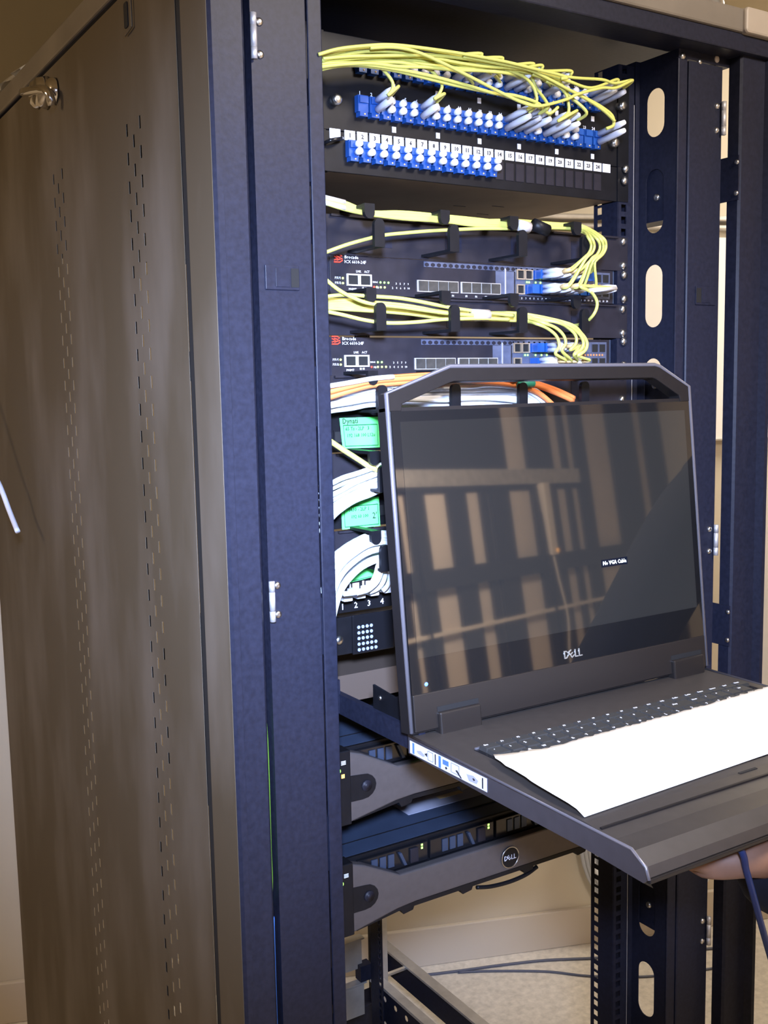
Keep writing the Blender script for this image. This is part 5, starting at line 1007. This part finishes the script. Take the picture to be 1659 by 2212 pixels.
# orange and white cables behind the screen top
GW = 'white cables in the manager behind the screen top'
for p in [[(-0.2530,-0.0277,1.5210),(-0.2400,-0.0277,1.5233),(-0.2117,-0.0277,1.5283),(-0.1836,-0.0277,1.5305),(-0.1368,-0.0277,1.5283),(-0.0839,-0.0277,1.5279),(-0.0497,-0.0277,1.5278),(-0.0147,-0.0277,1.5274),(0.0295,-0.0277,1.5225),(0.0632,-0.0277,1.5111),(0.0818,-0.0277,1.4918)],
 [(-0.2579,-0.0362,1.5195),(-0.2447,-0.0362,1.5215),(-0.2163,-0.0362,1.5242),(-0.1890,-0.0362,1.5269),(-0.1423,-0.0362,1.5264),(-0.0900,-0.0362,1.5254),(-0.0557,-0.0362,1.5268),(-0.0214,-0.0362,1.5260),(0.0226,-0.0362,1.5206),(0.0549,-0.0362,1.5102),(0.0733,-0.0362,1.4918)],
 [(-0.2546,-0.0304,1.5161),(-0.2415,-0.0304,1.5190),(-0.2128,-0.0304,1.5221),(-0.1853,-0.0304,1.5253),(-0.1387,-0.0304,1.5241),(-0.0855,-0.0304,1.5232),(-0.0517,-0.0304,1.5232),(-0.0169,-0.0304,1.5224),(0.0270,-0.0304,1.5190),(0.0585,-0.0304,1.5070),(0.0773,-0.0304,1.4912)],
 [(-0.2607,-0.0412,1.5148),(-0.2480,-0.0412,1.5168),(-0.2192,-0.0412,1.5215),(-0.1922,-0.0412,1.5244),(-0.1455,-0.0412,1.5230),(-0.0933,-0.0412,1.5208),(-0.0598,-0.0412,1.5204),(-0.0252,-0.0412,1.5219),(0.0181,-0.0412,1.5176),(0.0485,-0.0412,1.5064),(0.0660,-0.0412,1.4903)],
 [(-0.2505,-0.0230,1.5120),(-0.2374,-0.0230,1.5143),(-0.2090,-0.0230,1.5184),(-0.1812,-0.0230,1.5210),(-0.1336,-0.0230,1.5203),(-0.0806,-0.0230,1.5186),(-0.0463,-0.0230,1.5194),(-0.0107,-0.0230,1.5193),(0.0328,-0.0230,1.5133),(0.0635,-0.0230,1.5039),(0.0798,-0.0230,1.4881)],
 [(-0.2582,-0.0359,1.5093),(-0.2449,-0.0359,1.5140),(-0.2165,-0.0359,1.5162),(-0.1891,-0.0359,1.5194),(-0.1421,-0.0359,1.5178),(-0.0902,-0.0359,1.5183),(-0.0558,-0.0359,1.5161),(-0.0212,-0.0359,1.5166),(0.0225,-0.0359,1.5129),(0.0514,-0.0359,1.5028),(0.0675,-0.0359,1.4870)],
 [(-0.2544,-0.0292,1.5066),(-0.2417,-0.0292,1.5108),(-0.2125,-0.0292,1.5143),(-0.1853,-0.0292,1.5163),(-0.1380,-0.0292,1.5167),(-0.0852,-0.0292,1.5146),(-0.0513,-0.0292,1.5153),(-0.0159,-0.0292,1.5134),(0.0278,-0.0292,1.5095),(0.0561,-0.0292,1.5008),(0.0721,-0.0292,1.4850)],
 [(-0.2565,-0.0328,1.5058),(-0.2434,-0.0328,1.5094),(-0.2146,-0.0328,1.5110),(-0.1876,-0.0328,1.5153),(-0.1400,-0.0328,1.5135),(-0.0875,-0.0328,1.5131),(-0.0540,-0.0328,1.5131),(-0.0183,-0.0328,1.5125),(0.0248,-0.0328,1.5086),(0.0524,-0.0328,1.4989),(0.0677,-0.0328,1.4858)],
 [(-0.2503,-0.0221,1.5017),(-0.2371,-0.0221,1.5067),(-0.2083,-0.0221,1.5085),(-0.1811,-0.0221,1.5120),(-0.1330,-0.0221,1.5112),(-0.0801,-0.0221,1.5109),(-0.0458,-0.0221,1.5110),(-0.0106,-0.0221,1.5094),(0.0335,-0.0221,1.5055),(0.0602,-0.0221,1.4956),(0.0753,-0.0221,1.4825)],
 [(-0.2621,-0.0435,1.5006),(-0.2499,-0.0435,1.5043),(-0.2215,-0.0435,1.5079),(-0.1940,-0.0435,1.5105),(-0.1475,-0.0435,1.5086),(-0.0953,-0.0435,1.5087),(-0.0619,-0.0435,1.5076),(-0.0270,-0.0435,1.5070),(0.0159,-0.0435,1.5052),(0.0416,-0.0435,1.4945),(0.0549,-0.0435,1.4826)],
 [(-0.2625,-0.0441,1.4978),(-0.2503,-0.0441,1.5025),(-0.2214,-0.0441,1.5062),(-0.1946,-0.0441,1.5089),(-0.1478,-0.0441,1.5075),(-0.0959,-0.0441,1.5056),(-0.0626,-0.0441,1.5072),(-0.0278,-0.0441,1.5063),(0.0152,-0.0441,1.5015),(0.0405,-0.0441,1.4944),(0.0532,-0.0441,1.4826)],
 [(-0.2549,-0.0295,1.4956),(-0.2418,-0.0295,1.5006),(-0.2134,-0.0295,1.5031),(-0.1859,-0.0295,1.5060),(-0.1381,-0.0295,1.5052),(-0.0859,-0.0295,1.5044),(-0.0514,-0.0295,1.5035),(-0.0159,-0.0295,1.5032),(0.0278,-0.0295,1.4999),(0.0516,-0.0295,1.4915),(0.0642,-0.0295,1.4800)],
 [(-0.2562,-0.0321,1.4938),(-0.2435,-0.0321,1.4982),(-0.2146,-0.0321,1.5015),(-0.1873,-0.0321,1.5041),(-0.1397,-0.0321,1.5018),(-0.0875,-0.0321,1.5006),(-0.0530,-0.0321,1.5021),(-0.0181,-0.0321,1.5016),(0.0257,-0.0321,1.4979),(0.0490,-0.0321,1.4887),(0.0608,-0.0321,1.4790)],
 [(-0.2585,-0.0355,1.4913),(-0.2456,-0.0355,1.4969),(-0.2166,-0.0355,1.4994),(-0.1897,-0.0355,1.5027),(-0.1420,-0.0355,1.5013),(-0.0903,-0.0355,1.4985),(-0.0562,-0.0355,1.4987),(-0.0207,-0.0355,1.4978),(0.0230,-0.0355,1.4961),(0.0452,-0.0355,1.4887),(0.0564,-0.0355,1.4786)]]:
    cord('network_cable', 'white cable in the thick bundle crossing behind the screen top', p, 0.0029, 'white', GW)
for lab, p in (('orange cable lowest of the three, bending down behind the screen top', [(-0.2656,-0.0500,1.5109),(-0.2529,-0.0500,1.5126),(-0.2247,-0.0500,1.5196),(-0.1977,-0.0500,1.5247),(-0.1576,-0.0500,1.5272),(-0.0997,-0.0500,1.5296),(-0.0319,-0.0500,1.5254),(0.0108,-0.0500,1.5203),(0.0439,-0.0500,1.5106),(0.0702,-0.0500,1.4928)]),
               ('orange cable in the middle of the three, arching behind the screen top', [(-0.2665,-0.0520,1.5169),(-0.2539,-0.0520,1.5186),(-0.2258,-0.0520,1.5241),(-0.1988,-0.0520,1.5288),(-0.1589,-0.0520,1.5313),(-0.1142,-0.0520,1.5329),(-0.0745,-0.0520,1.5335),(-0.0194,-0.0520,1.5296),(0.0164,-0.0520,1.5246),(0.0534,-0.0520,1.5161),(0.0977,-0.0520,1.5003)]),
               ('orange cable highest of the three, running along under the lower switch', [(-0.2642,-0.0480,1.5193),(-0.2516,-0.0480,1.5201),(-0.2234,-0.0480,1.5266),(-0.1963,-0.0480,1.5308),(-0.1562,-0.0480,1.5335),(-0.1113,-0.0480,1.5351),(-0.0647,-0.0480,1.5346),(-0.0091,-0.0480,1.5306),(0.0345,-0.0480,1.5244),(0.0720,-0.0480,1.5147),(0.1029,-0.0480,1.5036)])):
    cord('network_cable', lab, p, 0.0034, 'orange')
cord('network_cable', 'white cable crossing over the orange cables at the left edge', [(-0.2684,-0.0560,1.5238),(-0.2559,-0.0560,1.5246),(-0.2280,-0.0560,1.5281),(-0.2012,-0.0560,1.5318),(-0.1738,-0.0560,1.5335)], 0.0028, 'white')
m = MB(); a, b = [(0.0053,-0.0550,1.5231),(0.0300,-0.0550,1.5233)]; m.tube([a, b], 0.0048, 8, 0); tag(m.build('cable_sleeve', 'teal', None, True), 'teal sleeve around the orange cables behind the screen top', 'sleeve')
# white cables through the manager between the green labels
for p in [[(-0.2643,-0.0425,1.4144),(-0.2501,-0.0425,1.4176),(-0.2346,-0.0425,1.4229),(-0.2168,-0.0425,1.4265),(-0.1953,-0.0425,1.4316),(-0.1813,-0.0425,1.4346),(-0.1548,-0.0425,1.4352),(-0.1223,-0.0425,1.4342)],
 [(-0.2604,-0.0343,1.4049),(-0.2458,-0.0343,1.4109),(-0.2307,-0.0343,1.4158),(-0.2125,-0.0343,1.4217),(-0.1913,-0.0343,1.4259),(-0.1766,-0.0343,1.4296),(-0.1491,-0.0343,1.4294),(-0.1170,-0.0343,1.4276)],
 [(-0.2639,-0.0408,1.3984),(-0.2496,-0.0408,1.4041),(-0.2350,-0.0408,1.4093),(-0.2172,-0.0408,1.4166),(-0.1958,-0.0408,1.4226),(-0.1811,-0.0408,1.4253),(-0.1536,-0.0408,1.4270),(-0.1213,-0.0408,1.4249)],
 [(-0.2616,-0.0362,1.3890),(-0.2475,-0.0362,1.3972),(-0.2332,-0.0362,1.4041),(-0.2147,-0.0362,1.4113),(-0.1933,-0.0362,1.4159),(-0.1787,-0.0362,1.4193),(-0.1509,-0.0362,1.4211),(-0.1186,-0.0362,1.4206)],
 [(-0.2604,-0.0336,1.3807),(-0.2461,-0.0336,1.3894),(-0.2322,-0.0336,1.3973),(-0.2142,-0.0336,1.4048),(-0.1923,-0.0336,1.4117),(-0.1771,-0.0336,1.4142),(-0.1490,-0.0336,1.4172),(-0.1163,-0.0336,1.4158)],
 [(-0.2626,-0.0368,1.3716),(-0.2483,-0.0368,1.3832),(-0.2349,-0.0368,1.3917),(-0.2168,-0.0368,1.4004),(-0.1953,-0.0368,1.4070),(-0.1796,-0.0368,1.4095),(-0.1516,-0.0368,1.4131),(-0.1186,-0.0368,1.4111)],
 [(-0.2637,-0.0381,1.3639),(-0.2489,-0.0381,1.3773),(-0.2364,-0.0381,1.3863),(-0.2179,-0.0381,1.3953),(-0.1965,-0.0381,1.4009),(-0.1811,-0.0381,1.4053),(-0.1521,-0.0381,1.4078),(-0.1197,-0.0381,1.4076)]]:
    cord('network_cable', 'white cable fanning out between the two written green labels', p, 0.0030, 'white', 'white cables between the green labels')
cord('network_cable', 'single yellow cord sloping across the corner of the upper green label', [(-0.2583,-0.0450,1.4695),(-0.2515,-0.0450,1.4651),(-0.2354,-0.0450,1.4547),(-0.2178,-0.0450,1.4440),(-0.2030,-0.0450,1.4349),(-0.1927,-0.0450,1.4301),(-0.1692,-0.0450,1.4203)], 0.0032)
# white cables sweeping down at left of the ports 1 to 4
for p in [[(-0.2621,-0.0318,1.2904),(-0.2456,-0.0318,1.3297),(-0.2311,-0.0318,1.3416),(-0.2096,-0.0318,1.3507),(-0.1907,-0.0318,1.3551),(-0.1699,-0.0318,1.3542),(-0.1428,-0.0318,1.3486)],
 [(-0.2613,-0.0320,1.2838),(-0.2458,-0.0320,1.3207),(-0.2315,-0.0320,1.3370),(-0.2104,-0.0320,1.3453),(-0.1916,-0.0320,1.3507),(-0.1699,-0.0320,1.3498),(-0.1425,-0.0320,1.3440)],
 [(-0.2639,-0.0399,1.2782),(-0.2498,-0.0399,1.3157),(-0.2365,-0.0399,1.3311),(-0.2155,-0.0399,1.3431),(-0.1964,-0.0399,1.3479),(-0.1744,-0.0399,1.3471),(-0.1470,-0.0399,1.3423)],
 [(-0.2689,-0.0513,1.2748),(-0.2562,-0.0513,1.3095),(-0.2430,-0.0513,1.3273),(-0.2228,-0.0513,1.3398),(-0.2042,-0.0513,1.3465),(-0.1815,-0.0513,1.3461),(-0.1539,-0.0513,1.3399)],
 [(-0.2611,-0.0402,1.2664),(-0.2497,-0.0402,1.3004),(-0.2371,-0.0402,1.3201),(-0.2171,-0.0402,1.3332),(-0.1976,-0.0402,1.3392),(-0.1745,-0.0402,1.3406),(-0.1458,-0.0402,1.3346)],
 [(-0.2677,-0.0542,1.2628),(-0.2573,-0.0542,1.2958),(-0.2452,-0.0542,1.3169),(-0.2261,-0.0542,1.3310),(-0.2070,-0.0542,1.3384),(-0.1829,-0.0542,1.3395),(-0.1540,-0.0542,1.3343)],
 [(-0.2518,-0.0279,1.2504),(-0.2422,-0.0279,1.2812),(-0.2305,-0.0279,1.3050),(-0.2110,-0.0279,1.3200),(-0.1915,-0.0279,1.3299),(-0.1662,-0.0279,1.3310),(-0.1358,-0.0279,1.3248)],
 [(-0.2541,-0.0355,1.2460),(-0.2461,-0.0355,1.2754),(-0.2351,-0.0355,1.3013),(-0.2160,-0.0355,1.3170),(-0.1962,-0.0355,1.3262),(-0.1708,-0.0355,1.3278),(-0.1402,-0.0355,1.3237)],
 [(-0.2571,-0.0432,1.2409),(-0.2505,-0.0432,1.2696),(-0.2400,-0.0432,1.2963),(-0.2216,-0.0432,1.3143),(-0.2014,-0.0432,1.3234),(-0.1752,-0.0432,1.3265),(-0.1446,-0.0432,1.3214)]]:
    cord('network_cable', 'white cable sweeping from the left edge up past the lowest cable manager', p, 0.0030, 'white', 'white cables left of the numbered ports')
G4 = 'white cables plugged into the numbered ports'
for n_, (s_, q) in enumerate(zip([[(-0.2410,-0.0491,1.2935),(-0.2214,-0.0491,1.2936),(-0.2057,-0.0491,1.3003),(-0.1981,-0.0491,1.3113),(-0.1941,-0.0491,1.3215),(-0.1815,-0.0491,1.3310),(-0.1483,-0.0491,1.3328)],
 [(-0.2246,-0.0499,1.2926),(-0.2095,-0.0499,1.2945),(-0.1979,-0.0499,1.3015),(-0.1924,-0.0499,1.3110),(-0.1905,-0.0499,1.3199),(-0.1794,-0.0499,1.3283),(-0.1468,-0.0499,1.3306)],
 [(-0.1997,-0.0365,1.2888),(-0.1887,-0.0365,1.2913),(-0.1810,-0.0365,1.2982),(-0.1777,-0.0365,1.3070),(-0.1779,-0.0365,1.3157),(-0.1684,-0.0365,1.3231),(-0.1355,-0.0365,1.3242)],
 [(-0.1799,-0.0332,1.2872),(-0.1742,-0.0332,1.2910),(-0.1702,-0.0332,1.2979),(-0.1693,-0.0332,1.3055),(-0.1718,-0.0332,1.3134),(-0.1638,-0.0332,1.3195),(-0.1313,-0.0332,1.3206)]], ([(-0.2213,-0.0120,1.2825)], [(-0.2038,-0.0120,1.2837)], [(-0.1854,-0.0120,1.2847)], [(-0.1667,-0.0120,1.2858)]))):
    o = cord('network_cable', ['leftmost of the four white plugged cables beside the screen,', 'second from left of the four white plugged cables beside the screen,', 'third from left of the four white plugged cables beside the screen,', 'rightmost of the four white plugged cables beside the screen,'][n_] + ' curving up', s_, 0.0030, 'white')
    m = MB(); x, y, z = q[0]; m.box(x-0.0058, x+0.0058, -0.026, -0.001, z-0.004, z+0.0055); m.build('plug', 'boot', o, bevel=0.001)

# ------------------------------------------------------------------ things on the roof and beside the rack
def crumple(name, label, cx, cy, sx, sy, h, seed):
    rnd = random.Random(seed); m = MB(); N = 16
    for j in range(N+1):
        for i in range(N+1):
            u, v = i/N*2-1, j/N*2-1; e = max(0, 1-max(abs(u), abs(v))**3)
            m.v.append((cx+u*sx*(1+0.15*rnd.uniform(-1, 1)), cy+v*sy*(1+0.15*rnd.uniform(-1, 1)), RT+0.004+h*e*rnd.uniform(0.35, 1.0)))
    for j in range(N):
        for i in range(N): m.f.append((j*(N+1)+i, j*(N+1)+i+1, (j+1)*(N+1)+i+1, (j+1)*(N+1)+i))
    o = m.build(name, 'plastic_sheet', None, True, subsurf=1); return tag(o, label, 'plastic sheet')
crumple('plastic_sheet', 'crumpled clear plastic sheet on the right front of the rack roof', 0.345, -0.03, 0.055, 0.05, 0.022, 4)
crumple('plastic_sheet', 'bright plastic sheet on the rear left of the rack roof', -0.30, 0.78, 0.10, 0.19, 0.060, 9)
t = MB(); t.tube([(0.26, -0.075, RT+0.008), (0.29, -0.07, RT+0.03), (0.33, -0.06, RT+0.034), (0.36, -0.04, RT+0.012), (0.37, 0.05, RT+0.014)], 0.010, 10)
tag(t.build('flexible_conduit', 'steel', None, True), 'shiny flexible conduit on the rack roof above the beige corner cap', 'conduit')
# white cable end dangling in front of the side panel at the left edge
p = [(-0.5757,0.0000,1.3893),(-0.5832,0.0000,1.4104),(-0.5912,0.0000,1.4349),(-0.6022,0.0000,1.4645),(-0.6082,0.0000,1.5022),(-0.6055,0.0000,1.5456)]
P = [(-0.4400,0.6184,1.3106), (-0.4400,0.6670,1.3389), (-0.4450,0.6991,1.3761), (-0.4550,0.7714,1.4410)]
P += [(-0.47, 1.02, ZS+0.05), (-0.47, 1.06, ZS+0.28), (-0.40, 0.97, RT+0.006), (-0.34, 0.90, RT+0.006)]
tag(MB().tube(P, 0.0042, 8, 6).build('dangling_cable', 'boot', None, True), 'end of a white cable dangling beside the dusty side panel at left', 'cable')

# ------------------------------------------------------------------ person holding the tray from below (mostly outside the frame)
def skinned(name, verts, edges, m, parent=None, root=0, sub=2, smooth=True):
    off = world_of(parent); me = bpy.data.meshes.new(name)
    me.from_pydata([tuple(Vector(v[0]) - off) for v in verts], edges, []); me.materials.append(M[m])
    o = bpy.data.objects.new(name, me); C.objects.link(o); o.parent = parent
    md = o.modifiers.new('skin', 'SKIN'); md.use_smooth_shade = smooth
    for i, v in enumerate(verts):
        sv = me.skin_vertices[0].data[i]; r = v[1]; sv.radius = r if isinstance(r, tuple) else (r, r); sv.use_root = (i == root)
    s = o.modifiers.new('sub', 'SUBSURF'); s.levels = s.render_levels = sub
    return o
ps = thing('person', 'person in dark navy clothing supporting the console tray from below at right', 'person', (0.70, -0.43, 0))
WR = Vector((-0.075, -0.475, 1.108))                    # wrist, palm up under the tray
V = [((0.70, -0.430, 0.96), (0.15, 0.11)), ((0.70, -0.430, 1.12), (0.14, 0.10)), ((0.68, -0.410, 1.30), (0.16, 0.11)), ((0.67, -0.400, 1.44), (0.10, 0.07)),
     ((0.67, -0.390, 1.52), 0.055), ((0.67, -0.375, 1.60), (0.070, 0.080)), ((0.67, -0.370, 1.68), (0.074, 0.092)), ((0.67, -0.380, 1.745), (0.055, 0.065)),
     ((0.47, -0.385, 1.36), 0.058), ((0.22, -0.475, 1.03), 0.045), (tuple(WR + Vector((0.05, 0, -0.012))), (0.031, 0.027)), (tuple(WR), (0.028, 0.020)),
     ((0.87, -0.410, 1.40), 0.058), ((0.92, -0.450, 1.12), 0.045), ((0.88, -0.370, 0.90), 0.030), ((0.87, -0.340, 0.80), (0.034, 0.018)),
     ((0.61, -0.430, 0.90), 0.095), ((0.60, -0.410, 0.50), 0.062), ((0.60, -0.440, 0.09), 0.042), ((0.60, -0.330, 0.035), 0.032),
     ((0.79, -0.430, 0.90), 0.095), ((0.80, -0.410, 0.50), 0.062), ((0.80, -0.440, 0.09), 0.042), ((0.80, -0.330, 0.035), 0.032)]
E_ = [(0, 1), (1, 2), (2, 3), (3, 4), (4, 5), (5, 6), (6, 7), (3, 8), (8, 9), (9, 10), (10, 11), (3, 12), (12, 13), (13, 14), (14, 15), (0, 16), (16, 17), (17, 18), (18, 19), (0, 20), (20, 21), (21, 22), (22, 23)]
# the supporting hand grows on from the wrist: palm, four curled fingers and the thumb
hx = Vector((-0.35, 0.93, 0.02)).normalized(); hy = Vector((0.93, 0.35, 0)).normalized(); hz = Vector((0, 0, 1))
def hp_(a, b, c): return tuple(WR + hx*a + hy*b + hz*c)
k0 = len(V)
V += [(hp_(0.035, 0, -0.006), (0.036, 0.022)), (hp_(0.070, 0, -0.003), (0.039, 0.018))]
E_ += [(11, k0), (k0, k0+1)]
for b, l, dz in ((-0.030, 0.072, 0), (-0.010, 0.083, 0), (0.011, 0.078, 0), (0.030, 0.060, 0)):
    i = len(V)
    V += [(hp_(0.086, b, -0.002), 0.0095), (hp_(0.086+l*0.45, b*1.1, 0.003), 0.0085), (hp_(0.086+l*0.78, b*1.1, 0.009), 0.0078), (hp_(0.086+l, b*1.1, 0.013), 0.0066)]
    E_ += [(k0+1, i), (i, i+1), (i+1, i+2), (i+2, i+3)]
i = len(V)
V += [(hp_(0.030, -0.036, 0.0), 0.012), (hp_(0.058, -0.055, 0.004), 0.0100), (hp_(0.086, -0.058, 0.010), 0.0085)]
E_ += [(k0, i), (i, i+1), (i+1, i+2)]
# other hand, relaxed
j = 15
for b, l in ((-0.024, 0.07), (-0.008, 0.08), (0.008, 0.076), (0.024, 0.058)):
    i = len(V); V += [((0.87+b, -0.335, 0.765), 0.0095), ((0.87+b, -0.325, 0.765-l*0.5), 0.0085), ((0.87+b, -0.330, 0.765-l), 0.007)]
    E_ += [(j, i), (i, i+1), (i+1, i+2)]
i = len(V); V += [((0.835, -0.330, 0.785), 0.011), ((0.825, -0.315, 0.75), 0.009)]; E_ += [(j, i), (i, i+1)]
body = skinned('body', V, E_, 'skin', ps)
sh = [((0.70, -0.430, 0.93), (0.17, 0.125)), ((0.70, -0.430, 1.12), (0.16, 0.118)), ((0.68, -0.410, 1.30), (0.178, 0.125)), ((0.67, -0.400, 1.44), (0.115, 0.082)), ((0.67, -0.395, 1.49), (0.066, 0.064)),
      ((0.47, -0.385, 1.36), 0.074), ((0.22, -0.475, 1.03), 0.060), (tuple(WR + Vector((0.075, -0.004, -0.034))), (0.062, 0.056)), (tuple(WR + Vector((-0.004, -0.004, -0.016))), (0.048, 0.042)),
      ((0.87, -0.410, 1.40), 0.074), ((0.92, -0.450, 1.12), 0.060), ((0.885, -0.380, 0.92), 0.042)]
skinned('shirt', sh, [(0, 1), (1, 2), (2, 3), (3, 4), (3, 5), (5, 6), (6, 7), (7, 8), (3, 9), (9, 10), (10, 11)], 'navy', ps)
tr = [((0.70, -0.430, 0.98), (0.165, 0.12)), ((0.70, -0.430, 0.92), (0.165, 0.12)), ((0.61, -0.430, 0.86), 0.108), ((0.60, -0.410, 0.50), 0.078), ((0.60, -0.430, 0.08), 0.066), ((0.79, -0.430, 0.86), 0.108), ((0.80, -0.410, 0.50), 0.078), ((0.80, -0.430, 0.08), 0.066)]
skinned('trousers', tr, [(0, 1), (1, 2), (2, 3), (3, 4), (1, 5), (5, 6), (6, 7)], 'trouser', ps)
for x in (0.60, 0.72):
    skinned('shoe', [((x, -0.47, 0.05), (0.042, 0.045)), ((x, -0.39, 0.042), (0.046, 0.038)), ((x, -0.29, 0.032), (0.042, 0.028))], [(0, 1), (1, 2)], 'black', ps, sub=1)
skinned('hair', [((0.67, -0.435, 1.62), 0.070), ((0.67, -0.420, 1.71), (0.085, 0.088)), ((0.67, -0.375, 1.765), (0.078, 0.070)), ((0.67, -0.325, 1.752), (0.060, 0.030))], [(0, 1), (1, 2), (2, 3)], 'hair', ps)
for s in (-1, 1):
    m = MB(); m.dome((0.67+s*0.031, -0.297, 1.655), 0.011, 0.008, (0, 1, 0.02)); e = m.build('eye', 'tag', ps, True)
    m = MB(); m.dome((0.67+s*0.031, -0.290, 1.655), 0.005, 0.002, (0, 1, 0.02)); m.build('iris', 'hair', e, True)
    m = MB(); m.dome((0.67+s*0.078, -0.375, 1.645), 0.024, 0.014, (s, 0.2, 0)); m.build('ear', 'skin', ps, True)
m = MB(); m.tube([(0.67, -0.294, 1.665), (0.67, -0.278, 1.635), (0.67, -0.272, 1.618), (0.67, -0.288, 1.610)], [0.008, 0.011, 0.014, 0.012], 8, 0); m.build('nose', 'skin', ps, True)
m = MB(); m.tube([(0.647, -0.292, 1.586), (0.67, -0.284, 1.588), (0.693, -0.292, 1.586)], 0.005, 6); m.build('mouth', mat('lips', (0.40, 0.14, 0.11), 0.5), ps, True)
t = MB(); t.tube([(-0.110, -0.452, KZ-0.024)] + [(-0.1102,-0.4870,1.1275),(-0.1006,-0.4870,1.1050),(-0.0913,-0.4870,1.0815),(-0.0785,-0.4870,1.0479),(-0.0627,-0.4870,1.0083),(-0.0401,-0.4870,0.9564)] + [(-0.02, -0.50, 0.65), (0.08, -0.52, 0.2), (0.2, -0.55, 0.012), (0.5, -0.3, 0.008)], 0.0031)
tag(t.build('hanging_cable', 'blue', None, True), 'blue cable hanging from under the front edge of the console tray', 'cable')
